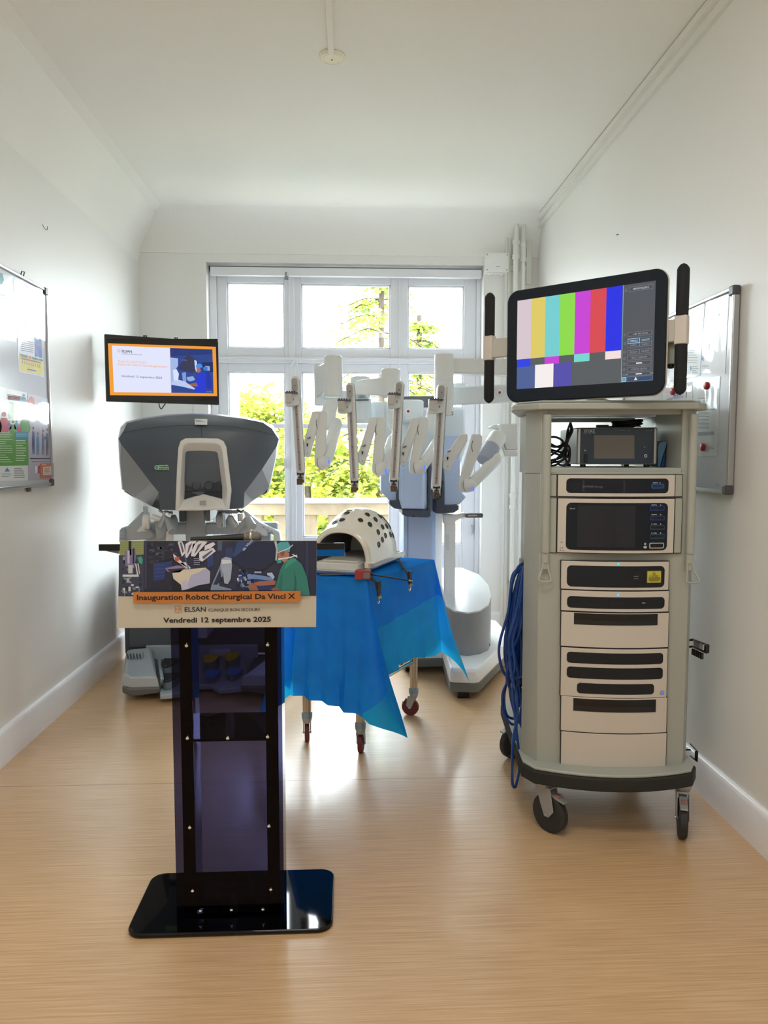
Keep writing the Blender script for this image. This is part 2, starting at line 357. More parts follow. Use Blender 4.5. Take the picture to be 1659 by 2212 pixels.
# pipes, trunking and junction box in the far right corner
PIPE = mat('#e6e5df', .35, 0, 0, .02)
def corner_pipe(x, r, zc, label):
    m = MB(); m.cyl((x, 5.70, 0), (x, 5.70, ZC), r, r, PIPE, 20)
    for z, h in ((zc, .07), (1.05, .06)): m.lathe((x, 5.70, z), (0, 0, 1), [(-h, r), (-h, r + .008), (-h * .5, r + .008), (-h * .5, r + .003), (h * .5, r + .003), (h * .5, r + .008), (h, r + .008), (h, r)], PIPE)
    for z in (.4, 2.2): m.box(x - .008, x + .008, 5.70, YB, z, z + .012, PIPE)
    tag(m.build('heating_pipe'), label, 'pipe', None)
corner_pipe(1.275, .019, 2.96, 'thicker white riser pipe, left one of the pair in the corner')
corner_pipe(1.332, .016, 2.94, 'thinner white riser pipe, right one of the pair in the corner')
m = MB(); m.box(1.205, 1.25, 5.755, YB, .0, ZC, PIPE); m.box(1.222, 1.226, 5.753, YB, .0, ZC, ink('#c9c8c4'))
struct(m.build('trim_4', bevel=.003))
m = MB(); m.box(1.37, 1.41, 5.76, YB, 2.72, 3.1, PIPE); m.box(1.22, 1.40, 5.765, YB, 2.82, 2.86, PIPE); struct(m.build('trim_5', bevel=.003))
m = MB(); m.box(XR - .048, XR, YR, 5.72, ZC - .036, ZC, PIPE); m.box(XR - .022, XR, YR, 5.72, ZC - .075, ZC - .036, PIPE)
m.box(XR - .05, XR - .047, YR, 5.72, ZC - .004, ZC - .002, ink('#9a9892')); struct(m.build('trim_6', bevel=.002))
m = MB(); x0, x1, z0, z1 = 1.048, 1.228, 2.805, 2.945
m.prism(rrect(x0, x1, z0, z1, .008, 5.735), (0, YB - 5.735, 0), mat('#efefed', .4))
for sx_, sz_ in ((x0 + .014, z0 + .014), (x1 - .014, z0 + .014), (x0 + .014, z1 - .014), (x1 - .014, z1 - .014)): m.cyl((sx_, 5.736, sz_), (sx_, 5.732, sz_), .005, .005, mat('#9a9a98', .4))
m.box(1.13, 1.16, 5.733, 5.736, 2.84, 2.843, ink('#8a8a88'))
for i in range(7): m.ball((x0 + .015 + i * .024, 5.77, z0 - .004 - .004 * (i % 2)), .013, mat('#f2f1ee', .8), (1.1, .8, .8), 10)
tag(m.build('junction_box', ang=30), 'white square junction box with four screws beside the window top', 'junction box')

# ceiling disc and its cable trunking
m = MB(); m.lathe((-.069, 3.496, ZC), (0, 0, -1), [(0, .060), (.006, .060), (.010, .056), (.014, .02), (.016, .001)], mat('#f2f1dc', .45)); m.cyl((-.069, 3.496, ZC - .012), (-.069, 3.496, ZC - .019), .004, .003, ink('#555550'))
for r_ in (.052, .040): m.lathe((-.069, 3.496, ZC - .0105), (0, 0, -1), [(0, r_ - .001), (.0022 if r_ < .05 else .0012, r_), (0, r_ + .001)], mat('#dddcc8', .5))
tag(m.build('ceiling_rose'), 'round cream ceiling cover plate at the end of a trunking strip', 'ceiling cover')
m = MB(); m.box(-.085, -.058, YR, 3.462, ZC - .014, ZC, CEIL); struct(m.build('trim_7', bevel=.002))
for ly in (1.15, -.85):  # added glowing panels, out of view, built as housings for the fill lamps
    cl = thing('added_fill_panel', 'added white rectangular fill light panel ' + ('above the lectern' if ly > 0 else 'at the rear of the room'), 'ceiling light', (-.05, ly, 3.2), 'added fill light panels')
    m = MB(); m.box(-.66, .56, ly - .30, ly - .285, 3.13, 3.2, TRIM); m.box(-.66, .56, ly + .285, ly + .30, 3.13, 3.2, TRIM); m.box(-.66, -.645, ly - .285, ly + .285, 3.13, 3.2, TRIM); m.box(.545, .56, ly - .285, ly + .285, 3.13, 3.2, TRIM); m.build('fill_panel_frame', cl, bevel=.002)
    MB().box(-.645, .545, ly - .285, ly + .285, 3.15, 3.16, mat('#ffffff', .5, 0, 2.0)).build('fill_diffuser', cl, smooth=False)
# small hook and nail on the side walls
m = MB(); p = Vector((XL, 4.03, 2.588)); m.tube(smooth_path([p + Vector((.0, 0, .012)), p + Vector((.012, 0, -.01)), p + Vector((.02, .01, -.012)), p + Vector((.018, .02, .008))]), .0018, mat('#8a8880', .4, .7))
tag(m.build('wall_hook'), 'tiny bent metal hook high on the left wall', 'hook')
p = WX(1336, 506, XR); m = MB().cyl(p, p + Vector((-.012, 0, -.004)), .0035, .0025, mat('#77756f', .5))
tag(m.build('wall_nail'), 'tiny nail high on the right wall above the monitor', 'nail')

# ------------------------------------------------------------------ outdoors: balcony, balustrade, shutters, trees
STONE = mat('#8e7e66', .85, 0, 0, .35, .5, 9)
struct(MB().box(-3.2, 3.2, 6.15, 7.5, -.12, -.03, mat('#b9b5aa', .8)).build('trim_8', smooth=False))
bt = thing('stone_balustrade', 'weathered beige stone balustrade along the balcony outside the window', 'balustrade', (0, 7.3, -.03))
MB().box(-3.2, 3.2, 7.14, 7.46, .83, .945, STONE).build('rail', bt, bevel=.01)
MB().box(-3.2, 3.2, 7.10, 7.50, .945, .978, mat('#aaa292', .8, 0, 0, .2, .3, 9)).build('coping', bt, bevel=.008)
MB().box(-3.2, 3.2, 7.16, 7.44, -.03, .12, STONE).build('plinth', bt, bevel=.01)
for i in range(-6, 7):
    x = -.725 + .5225 * i
    MB().box(x, x + .41, 7.20, 7.40, .12, .83, STONE).build('post', bt, bevel=.01)
def shutter(x, y0, y1, label):
    t = thing('window_shutter', label, 'shutter', (x, y0, -.03)); c = mat('#aeb4bb', .5)
    m = MB()
    for a, c_ in ((y0, y0 + .05), (y1 - .05, y1)): m.box(x - .016, x + .016, a, c_, -.03, 2.80, c)
    for z in (-.03, 1.35, 2.16, 2.74): m.box(x - .016, x + .016, y0, y1, z, z + .07, c)
    m.build('stile_frame', t, bevel=.003)
    m = MB(); z = .06
    while z < 2.72:
        m.hull([(x - .014, y0 + .05, z), (x - .014, y1 - .05, z), (x - .014, y1 - .05, z + .008), (x - .014, y0 + .05, z + .008)],
               [(x + .014, y0 + .05, z + .03), (x + .014, y1 - .05, z + .03), (x + .014, y1 - .05, z + .038), (x + .014, y0 + .05, z + .038)], c); z += .045
    m.build('louvres', t, smooth=False)
shutter(-1.02, 6.16, 6.95, 'white louvred shutter folded open outside the left panes')
shutter(1.03, 6.16, 6.60, 'white louvred shutter folded open outside the right panes')

def leaf_mat(name, h, tr=.45):
    m = bpy.data.materials.new(name); m.use_nodes = True; n = m.node_tree; n.nodes.clear(); o = n.nodes.new('ShaderNodeOutputMaterial')
    d = n.nodes.new('ShaderNodeBsdfDiffuse'); t = n.nodes.new('ShaderNodeBsdfTranslucent'); mx = n.nodes.new('ShaderNodeMixShader'); mx.inputs[0].default_value = tr
    d.inputs[0].default_value = lin(h); t.inputs[0].default_value = lin(h)
    n.links.new(d.outputs[0], mx.inputs[1]); n.links.new(t.outputs[0], mx.inputs[2]); n.links.new(mx.outputs[0], o.inputs[0]); return m
LEAF = [leaf_mat('leaf_a', '#869540'), leaf_mat('leaf_b', '#a3a23c'), leaf_mat('leaf_c', '#6c8046'), leaf_mat('leaf_d', '#bcb858')]
BARK = mat('#3a3128', .9, 0, 0, .3, .5, 12)
def leaf(m, p, s, r, mt):
    a = r.uniform(0, 2 * pi); e = r.uniform(-1, 1); u = Vector((cos(a), sin(a), r.uniform(-.6, .3))).normalized(); w = u.cross(Vector((r.uniform(-1, 1), r.uniform(-1, 1), e + .2))).normalized()
    m.add([p - u * s, p - w * s * .55 - u * s * .1, p + u * s, p + w * s * .55 - u * s * .1], [(0, 1, 2, 3)], mt)
def broadleaf(x, y, z0, ztop, rad, n, label, seed, size=.075):
    r = random.Random(seed); t = thing('broadleaf_tree', label, 'tree', (x, y, z0), 'leafy trees beyond the balcony')
    m = MB(); cl = []
    for i in range(46):
        a = r.uniform(0, 2 * pi); q = sqrt(r.random()) * rad * .85; zz = z0 + (ztop - z0) * (.32 + .62 * r.random() * (1 - .35 * q / rad)); cl.append((Vector((x + q * cos(a), y + q * sin(a) * .8, zz)), r.uniform(.3, .62)))
    for i in range(n):
        c, cr = cl[r.randrange(len(cl))]; d = Vector((r.gauss(0, 1), r.gauss(0, 1), r.gauss(0, .75))); d = d.normalized() * cr * r.uniform(.55, 1.12)
        leaf(m, c + d, size * r.uniform(.6, 1.35), r, LEAF[0 if r.random() < .4 else (1 if r.random() < .5 else (2 if r.random() < .4 else 3))])
    m.build('foliage', t, smooth=False)
    m = MB(); m.tube(smooth_path([(x, y, z0), (x + .1, y, z0 + (ztop - z0) * .3), (x - .05, y, z0 + (ztop - z0) * .7)]), .06, BARK, 10)
    for c, cr in cl[::3]: m.tube([(x + .03, y, z0 + (ztop - z0) * .3), ((x + c.x) / 2, (y + c.y) / 2, (z0 + (ztop - z0) * .35 + c.z) / 2 + .1), c], .018, BARK, 6)
    m.build('trunk', t)
broadleaf(-2.2, 15.5, -5, 4.1, 1.6, 14000, 'yellow-green leafy tree seen through the left panes', 1)
broadleaf(-.75, 14.5, -5, 3.3, 1.45, 15000, 'yellow-green leafy tree seen through the middle door beside the robot arms', 2)
broadleaf(1.0, 15.5, -5, 2.1, 1.4, 10000, 'low leafy tree seen behind the robot column', 3)
broadleaf(-4.6, 16.5, -5, 3.0, 1.6, 5000, 'leafy tree partly hidden behind the left window jamb', 4)
broadleaf(2.9, 16.0, -5, 1.3, 1.2, 4000, 'leafy tree outside behind the right door leaf', 5)
broadleaf(-1.6, 18.5, -5, 2.6, 2.2, 12000, 'darker leafy tree standing farthest back beyond the balcony', 6, .09)
def conifer(x, y, z0, zt, label, seed, n=7):
    r = random.Random(seed); t = thing('conifer_tree', label, 'tree', (x, y, z0)); m = MB(); g = MB()
    g.tube([(x, y, z0), (x, y, zt)], .055, BARK, 8)
    z = z0 + 3.0
    while z < zt:
        L = min(1.35, .25 + (zt - z) * .32)
        for k in range(5):
            a = r.uniform(0, 2 * pi); tip = Vector((x + L * cos(a), y + L * sin(a), z - .25 * L + r.uniform(-.1, .1))); base = Vector((x, y, z)); mid = (base + tip) / 2 + Vector((0, 0, .10 * L))
            pts = smooth_path([base, mid, tip], 5); g.tube(pts, .012, BARK, 4)
            for q in pts[2:]:
                for _ in range(n): leaf(m, q + Vector((r.gauss(0, .07), r.gauss(0, .07), r.gauss(-.05, .06))), r.uniform(.03, .075), r, LEAF[2 if r.random() < .35 else (0 if r.random() < .6 else 3)])
        z += .30
    m.build('foliage', t, smooth=False); g.build('trunk', t)
conifer(.62, 14.0, -5, 5.6, 'tall thin conifer rising above the trees in the middle transom pane', 11)
conifer(1.42, 15.0, -5, 4.2, 'shorter conifer seen in the right transom pane', 12)
gm = MB().box(-20, 20, 8.5, 45, -5.2, -5, mat('#3c4a22', .9, 0, 0, .3)); struct(gm.build('ground', smooth=False))

# ------------------------------------------------------------------ decal helpers on a measured face
def fpoly(m, F, pts, off, mt, z=True):
    q = [F.p(x, y) for x, y in pts]; m.face([(v.x, -off, v.z) for v in q], mt)
def frect(m, F, x0, y0, x1, y1, off, mt): fpoly(m, F, [(x0, y0), (x1, y0), (x1, y1), (x0, y1)], off, mt)
def ftext(m, F, s, x0, x1, yb, h, off, mt, bold=0.0):
    c = F.p((x0 + x1) / 2, yb); t = F.p((x0 + x1) / 2, yb - h); w = F.p(x1, yb).x - F.p(x0, yb).x
    m.text(s, (c.x, -off, c.z), (1, 0, 0), (0, 0, 1), mt, h=t.z - c.z, w=w, bold=bold, align='C')
def flines(m, F, x0, x1, y0, y1, n, off, mt, th=.35, slope=0, seed=1):
    r = random.Random(seed); st = (y1 - y0) / n
    for i in range(n):
        y = y0 + i * st; xe = x0 + (x1 - x0) * r.choice((1, .96, .9, .7, .82)); dy = slope * (xe - x0)
        fpoly(m, F, [(x0, y), (xe, y + dy), (xe, y + dy + st * th), (x0, y + st * th)], off, mt)

# ------------------------------------------------------------------ wall television
M = frame((-1.562, 4.775, 0), (.675, .30, 0)); F = Face(M, (200, 700, 3.318)); Wtv = .742
tv = thing('television', 'black wall television with an orange bordered inauguration slide in the left corner', 'television', (-1.22, 4.98, 1.95))
x0, x1, z0, z1 = F.r(92, 100, 905, 567); xm = (x0 + x1) / 2
m = MB(M); m.prism([(q.x, 0, q.z) for q in rrect(x0, x1, z0, z1, .006)], (0, .025, 0), mat('#141416', .3)); m.prism([(q.x, 0.025, q.z) for q in rrect(x0 + .05, x1 - .05, z0 + .04, z1 - .06, .02)], (0, .035, 0), mat('#17171a', .5))
m.build('housing', tv, bevel=.003)
m = MB(M); frect(m, F, 100, 106, 896, 548, .0008, mat('#0c0d10', .12)); bez = m.build('bezel', tv)
m = MB(M); OR, WH = glow('#f09a2c'), glow('#dfe3fa')
fpoly(m, F, [(110, 138), (883, 163), (893, 517), (125, 510)], .0014, OR)
fpoly(m, F, [(138, 155), (553, 170), (563, 493), (153, 488)], .0020, WH)
DK = glow('#3b3f66'); OT = glow('#eeb18a')
ftext(m, F, 'ELSAN', 210, 282, 204, 17, .0026, DK, .02); ftext(m, F, 'CLINIQUE BON SECOURS', 210, 355, 221, 8, .0026, DK)
for dx, dy in ((0, 0), (11, 1), (0, 12), (11, 13)):
    fpoly(m, F, [(178 + dx, 181 + dy), (188 + dx, 182 + dy), (187 + dx, 191 + dy), (179 + dx, 190 + dy)], .0026, OT)
fpoly(m, F, [(184, 188), (195, 189), (194, 198), (185, 197)], .003, WH)
ftext(m, F, 'INAUGURATION', 183, 385, 282, 19, .0026, OT); ftext(m, F, 'Robot Da Vinci X nouvelle génération', 183, 537, 304, 14, .0026, OT, .02)
ftext(m, F, 'Vendredi 12 septembre 2025', 207, 500, 386, 15, .0026, glow('#6a6e86'), .01)
def PP(pts, h, off): fpoly(m, F, pts, off, glow(h))
PP([(555, 172), (858, 182), (867, 497), (565, 493)], '#1c3f8e', .0020)
PP([(556, 173), (858, 183), (859, 215), (557, 232)], '#0e2f78', .0024); PP([(780, 275), (862, 272), (864, 345), (790, 340)], '#0b2458', .0024)
PP([(556, 240), (612, 246), (612, 300), (590, 330), (604, 372), (585, 430), (562, 440)], '#9fb6e4', .0026); PP([(575, 330), (600, 322), (618, 356), (612, 408), (582, 404)], '#d5e0fa', .0028)
PP([(600, 395), (660, 412), (735, 462), (728, 470), (640, 448), (566, 436), (566, 415)], '#b8c9ee', .0028); PP([(640, 350), (668, 345), (672, 430), (648, 430)], '#7d98d4', .0027); PP([(672, 380), (720, 374), (735, 400), (700, 412), (680, 404)], '#8fa6dd', .0027)
PP([(670, 228), (690, 222), (735, 250), (765, 285), (750, 330), (718, 352), (622, 328), (612, 310)], '#2b2f52', .0030); PP([(728, 256), (745, 265), (752, 320), (742, 345), (734, 320)], '#c4d2f4', .0032)
ftext(m, F, 'da Vinci', 636, 676, 262, 8, .0033, glow('#8d9ac8'))
PP([(740, 295), (760, 283), (782, 290), (788, 310), (742, 318)], '#3b8be4', .0034); PP([(790, 312), (808, 304), (824, 312), (822, 335), (796, 336)], '#2f74d2', .0033)
PP([(745, 318), (768, 314), (776, 338), (758, 352), (744, 340)], '#a9655b', .0034); PP([(690, 432), (742, 420), (756, 442), (738, 448), (700, 440)], '#9c5a48', .0036)
PP([(750, 355), (782, 345), (812, 360), (812, 490), (730, 492), (742, 400)], '#0a2fd2', .0035); PP([(810, 345), (838, 352), (856, 420), (850, 468), (818, 460)], '#0b2aa6', .0034)
PP([(806, 300), (838, 303), (840, 335), (808, 335)], '#8ea9e0', .0029); ftext(m, F, '~8', 815, 855, 489, 6, .0036, glow('#7fa0e0'))
m.build('screen', bez, smooth=False)
m = MB(M); ftext(m, F, '~7', 506, 538, 561, 5, .0012, ink('#77787c')); m.build('badge', tv)
m = MB(M)
for px in (380, 602): c = F.p(px, 100); m.box(c.x - .011, c.x + .011, .01, .03, z1 - .004, z1 + .012, mat('#1d1d1f', .4)); m.box(c.x - .004, c.x + .004, .008, .01, z1 + .002, z1 + .009, mat('#9a9a9a', .3, .8))
m.box(.16, .58, .055, .075, 1.86, 2.10, mat('#202022', .5)); m.build('mount_bracket', tv)
m = MB(); c = M @ Vector((.35, .07, 1.98)); m.tube([c, (-1.45, 5.15, 1.98), (XL, 5.2, 1.98)], .018, mat('#202022', .5)); m.box(XL, XL + .02, 5.1, 5.3, 1.88, 2.08, mat('#202022', .5)); m.build('wall_arm', tv)
m = MB(); c = lambda x, y, Y: W(200 + x / 3.318, 700 + y / 3.318, Y)
m.tube(smooth_path([c(475, 560, 5.0), c(480, 590, 5.0), c(492, 608, 5.0), c(508, 590, 5.0), c(525, 565, 5.0)]), .0035, mat('#1b1b1d', .5)); m.build('power_cable', tv)
m = MB(); m.tube([(-1.20, YB - .006, 1.98), (-1.20, YB - .006, .17)], .006, PIPE); tag(m.build('cable_conduit'), 'thin white cable conduit running down the back wall below the television', 'conduit')

# ------------------------------------------------------------------ whiteboards with papers and magnets
ALU = mat('#b9bbbd', .3, .7); BOARD = mat('#c9cdd3', .2, 0, 0, .01, 0, 10, .3); CORN = mat('#4a4a4c', .4)
SLEEVE = trans_mat('clear_sleeve', (.97, .97, .97, 1), rough=.08, ior=1.28)
def slv(m, F, pts, off):
    """a wavy clear plastic sleeve over a sheet"""
    q = [F.p(x, y) for x, y in pts]; n = 9; rows = []; r = random.Random(len(m.v) + int(pts[0][0] * 7))
    for j in range(n + 1):
        a = q[0].lerp(q[3], j / n); c = q[1].lerp(q[2], j / n); rows.append([Vector((a.lerp(c, i / n).x, -off - .0022 * (1 + r.uniform(-1, 1) * (0 < i < n and 0 < j < n)), a.lerp(c, i / n).z)) for i in range(n + 1)])
    m.loft(rows, SLEEVE, cap=False, closed=False)
def board(M, w0, w1, z0, z1, label, clips=()):
    t = thing('whiteboard', label, 'whiteboard', M @ Vector(((w0 + w1) / 2, 0, (z0 + z1) / 2)))
    MB(M).box(w0 + .01, w1 - .01, -.010, .004, z0 + .01, z1 - .01, BOARD).build('writing_surface', t, smooth=False)
    m = MB(M); e = .016
    for a in ((w0, w1, z0, z0 + e), (w0, w1, z1 - e, z1), (w0, w0 + e, z0 + e, z1 - e), (w1 - e, w1, z0 + e, z1 - e)): m.box(a[0], a[1], -.020, .006, a[2], a[3], ALU)
    m.build('frame', t, bevel=.004)
    for a, c in ((w0, z0), (w0, z1), (w1, z0), (w1, z1)):
        da = .035 if a == w0 else -.035; dc = .035 if c == z0 else -.035; s1 = -.003 if da > 0 else .003; s2 = -.003 if dc > 0 else .003
        MB(M).box(min(a + s1, a + da), max(a + s1, a + da), -.024, .006, min(c + s2, c + dc), max(c + s2, c + dc), CORN).build('corner_cap', t, bevel=.006)
    return t
ML = frame((XL + .010, 0, 0), (0, 1, 0)); tl = board(ML, 2.78, 3.99, 1.246, 2.262, 'glossy whiteboard with colourful posters on the left wall')
m = MB(ML); m.tube([(3.72, -.0, 2.262), (3.715, -.01, 2.285), (3.74, -.012, 2.288), (3.745, -.002, 2.262)], .003, mat('#555', .4, .6) if 0 else mat('#66645f', .4, .6)); m.build('wall_clip', tl); m = MB(ML); m.box(3.715, 3.745, -.004, .006, 1.225, 1.25, mat('#66645f', .4, .6)); m.build('wall_clip', tl)
F = Face(ML, (0, 560, 4.254))
F.M = ML
def Y0(off): return off + .0105
def sheet(F, pts, off, hexc, name, label, cat='poster', sleeve=True, M=ML, draw=None, group=None):
    m = MB(M); q = [F.p(x, y) for x, y in pts]; m.prism([(v.x, -Y0(off), v.z) for v in q], (0, .0006, 0), ink(hexc, .35))
    if draw: draw(m, Y0(off) + .0006)
    o = m.build(name, smooth=False); tag(o, label, cat, group)
    if sleeve: s = MB(M); slv(s, F, pts, Y0(off) + .002); s.build('clear_sleeve', o)
    return o
F.zm = (0, 560, 4.254)
def d1(m, o):
    fpoly(m, F, [(-150, 90), (0, 130), (12, 190), (-20, 260), (-150, 240)], o, ink('#2f8f92')); flines(m, F, -120, 85, 300, 640, 12, o, ink('#9aa3b0'), .25, .22, 3)
sheet(F, [(-220, 85), (95, 160), (130, 760), (-200, 700)], .0005, '#e6e9ef', 'information_poster', 'pale poster with a teal logo in the top left corner of the left whiteboard', draw=d1)
def d2(m, o):
    fpoly(m, F, [(216, 246), (320, 290), (322, 312), (218, 272)], o, ink('#4b4585')); fpoly(m, F, [(115, 262), (185, 285), (186, 302), (118, 282)], o, ink('#4b4585'))
    flines(m, F, 130, 320, 330, 480, 8, o, ink('#8b8aa8'), .3, .22, 5); fpoly(m, F, [(252, 490), (290, 498), (302, 560), (286, 585), (262, 560)], o, ink('#c6c84e')); flines(m, F, 150, 250, 500, 620, 5, o, ink('#7e8ea6'), .3, .22, 6)
sheet(F, [(98, 190), (385, 285), (388, 752), (125, 640)], .0012, '#eceaf4', 'notice_sheet', 'white notice with purple headings at the top of the left whiteboard', draw=d2)
def d3(m, o):
    fpoly(m, F, [(296, 690), (358, 702), (366, 912), (300, 892)], o, ink('#3553a8')); flines(m, F, 170, 285, 690, 850, 9, o, ink('#555a78'), .3, .18, 8)
    fpoly(m, F, [(155, 862), (376, 922), (380, 1066), (160, 1030)], o, ink('#e3cf4a')); fpoly(m, F, [(165, 868), (232, 884), (233, 908), (168, 894)], o + .0004, ink('#2f7f52')); fpoly(m, F, [(270, 896), (372, 922), (373, 940), (272, 918)], o + .0004, ink('#2f7f52'))
    fpoly(m, F, [(170, 902), (352, 945), (352, 958), (172, 918)], o + .0004, ink('#a33a4a')); fpoly(m, F, [(244, 888), (262, 893), (263, 918), (246, 913)], o + .0006, ink('#b0303a'))
    for i in range(9): fpoly(m, F, [(180 + i * 20, 930 + i * 5), (185 + i * 20, 931 + i * 5), (186 + i * 20, 960 + i * 5), (181 + i * 20, 959 + i * 5)], o + .0005, ink('#8a7a28'))
    fpoly(m, F, [(230, 1005), (310, 1022), (310, 1032), (230, 1016)], o + .0005, ink('#33337a'))
sheet(F, [(135, 655), (362, 700), (381, 1082), (152, 1036)], .0004, '#d9dbe6', 'timetable_poster', 'poster with a blue photo and yellow timetable in the middle of the left whiteboard', draw=d3)
def person(m, x, y, h, c, o):
    w = h * .28; fpoly(m, F, [(x + h * .12 * cos(a), y + h * .13 + h * .12 * sin(a)) for a in [i * pi / 5 for i in range(10)]], o, c)
    fpoly(m, F, [(x - w * .5, y + h * .3), (x + w * .5, y + h * .3), (x + w, y + h * .7), (x + w * .8, y + h), (x - w * .8, y + h), (x - w, y + h * .7)], o, c)
def d4(m, o):
    RD, GR, TE, PU = ink('#c23a48'), ink('#5a9a3a'), ink('#2a8fae'), ink('#8a3f8e')
    flines(m, F, 40, 200, 1235, 1290, 4, o, TE, .5, .2, 2); fpoly(m, F, [(50, 1250), (165, 1262), (165, 1300), (50, 1290)], o, ink('#cf6a70')); fpoly(m, F, [(52, 1310), (158, 1325), (158, 1470), (52, 1460)], o, ink('#a9c78c')); fpoly(m, F, [(105, 1330), (158, 1330), (158, 1470), (105, 1465)], o + .0003, ink('#e0a29c'))
    person(m, 12, 1400, 190, RD, o + .0005); person(m, 205, 1405, 190, GR, o + .0005); person(m, 95, 1480, 118, GR, o + .0006); person(m, 60, 1482, 80, PU, o + .0006); person(m, 127, 1482, 80, TE, o + .0006); person(m, 150, 1515, 75, RD, o + .0007); person(m, 195, 1235, 110, TE, o + .0005); person(m, -60, 1400, 190, PU, o + .0005)
    fpoly(m, F, [(-200, 1600), (236, 1590), (239, 1893), (-200, 1902)], o + .0009, GR); fpoly(m, F, [(112, 1588), (236, 1586), (237, 1650), (114, 1650)], o + .0012, TE)
    flines(m, F, -120, 88, 1610, 1880, 13, o + .0012, ink('#d8ecc8'), .22, 0, 4); flines(m, F, 120, 215, 1664, 1870, 9, o + .0013, ink('#e8f4dc'), .25, 0, 7); flines(m, F, 122, 228, 1605, 1640, 2, o + .0014, ink('#bfe2ee'), .25, 0, 7)
    fpoly(m, F, [(42, 1913), (68, 1950), (18, 1952)], o, TE); flines(m, F, 105, 208, 1920, 2020, 6, o, ink('#55606a'), .3, 0, 9); flines(m, F, -10, 88, 1965, 2010, 3, o, ink('#7a8690'), .3, 0, 10)
sheet(F, [(-230, 1120), (226, 1228), (238, 2032), (-230, 2044)], .0005, '#e9ecea', 'family_poster', 'large green poster with coloured people figures on the left whiteboard', draw=d4)
def d5(m, o):
    fpoly(m, F, [(266 + 30 * cos(a), 1322 + 58 * sin(a)) for a in [i * pi / 8 for i in range(16)]], o, ink('#d8663a')); fpoly(m, F, [(400, 1290), (430, 1296), (432, 1355), (402, 1350)], o, ink('#c3c3d2'))
    ftext(m, F, '~8', 290, 442, 1485, 48, o, ink('#4a6a8c'), .03); flines(m, F, 300, 440, 1395, 1420, 2, o, ink('#4a4f78'), .35, .1, 2)
    for x, y, h, c in ((284, 1500, 290, '#2f4a86'), (325, 1560, 240, '#2a84b4'), (375, 1530, 270, '#7a6a86'), (412, 1515, 290, '#3c4a66')):
        fpoly(m, F, [(x - 9, y + h * .28), (x + 9, y + h * .28), (x + 12, y + h * .62), (x + 8, y + h), (x + 3, y + h), (x, y + h * .66), (x - 4, y + h), (x - 9, y + h), (x - 11, y + h * .6)], o + .0005, ink(c)); fpoly(m, F, [(x + 7 * cos(a), y + h * .18 + 15 * sin(a)) for a in [i * pi / 5 for i in range(10)]], o + .0006, ink('#5a4038'))
    ftext(m, F, '~3', 370, 428, 1665, 42, o + .0008, ink('#3a4a9a'), .04)
    flines(m, F, 250, 445, 1826, 1840, 1, o, ink('#33333c'), .8, 0, 2); flines(m, F, 268, 438, 1856, 1866, 1, o, ink('#77777f'), .6, 0, 2); fpoly(m, F, [(300, 1902), (342, 1898), (342, 1966), (300, 1966)], o, ink('#ecebee')); fpoly(m, F, [(322, 1900), (342, 1898), (342, 1966), (322, 1966)], o + .0003, ink('#b83a50'))
sheet(F, [(230, 1232), (447, 1290), (462, 2026), (240, 2032)], .0012, '#b9b4c6', 'awareness_poster', 'mauve poster with orange disc and standing figures, right edge of the left whiteboard', draw=d5)
def d6(m, o):
    fpoly(m, F, [(368, 1908), (442, 1904), (444, 1980), (368, 1984)], o, ink('#e9ded6')); flines(m, F, 378, 434, 1920, 1974, 5, o + .0003, ink('#8a5a48'), .35, 0, 3); flines(m, F, 356, 400, 1886, 1894, 1, o, ink('#f2cdb8'), .7, 0, 3)
sheet(F, [(345, 1880), (466, 1874), (469, 2008), (347, 2014)], .0040, '#d9703f', 'orange_leaflet', 'small orange leaflet in the bottom right corner of the left whiteboard', 'leaflet', False, draw=d6)

MR = frame((XR - .010, 0, 0), (0, -1, 0)); FR = Face(MR, (1400, 600, 4.255))
board(MR, -3.87, -2.752, 1.255, 2.035, 'whiteboard with papers in clear sleeves on the right wall behind the cart')
F = FR
def dr1(m, o):
    ftext(m, F, '~7', 585, 755, 268, 50, o, ink('#6a6ea8'), .03); flines(m, F, 570, 750, 318, 340, 2, o, ink('#8a8aa0'), .3, -.28, 3); fpoly(m, F, [(570, 360), (690, 330), (690, 345), (570, 376)], o, ink('#b88a92'))
    flines(m, F, 530, 700, 430, 700, 12, o, ink('#b9bfca'), .2, -.1, 5); fpoly(m, F, [(518, 715), (538, 728), (536, 770), (516, 755)], o, ink('#4a9ad0')); flines(m, F, 520, 590, 806, 840, 3, o, ink('#9aa0a6'), .3, 0, 3)
sheet(F, [(566, 226), (772, 148), (732, 885), (503, 872)], .0006, '#e4e7e8', 'notice_sheet', 'white notice in a shiny sleeve at the top right corner of the right whiteboard', M=MR, draw=dr1)
def dr2(m, o):
    flines(m, F, 375, 530, 330, 420, 4, o, ink('#8f94b0'), .3, -.25, 4); flines(m, F, 370, 480, 640, 800, 7, o, ink('#a0a4a8'), .25, 0, 6); fpoly(m, F, [(412, 815), (424, 815), (424, 850), (412, 850)], o, ink('#3f8cc4')); flines(m, F, 428, 490, 815, 890, 4, o, ink('#8aa0b0'), .3, 0, 6)
sheet(F, [(250, 365), (548, 236), (500, 900), (215, 960)], .0010, '#e2e6e6', 'notice_sheet', 'white notice in a shiny sleeve beside the black monitor handle', M=MR, draw=dr2)
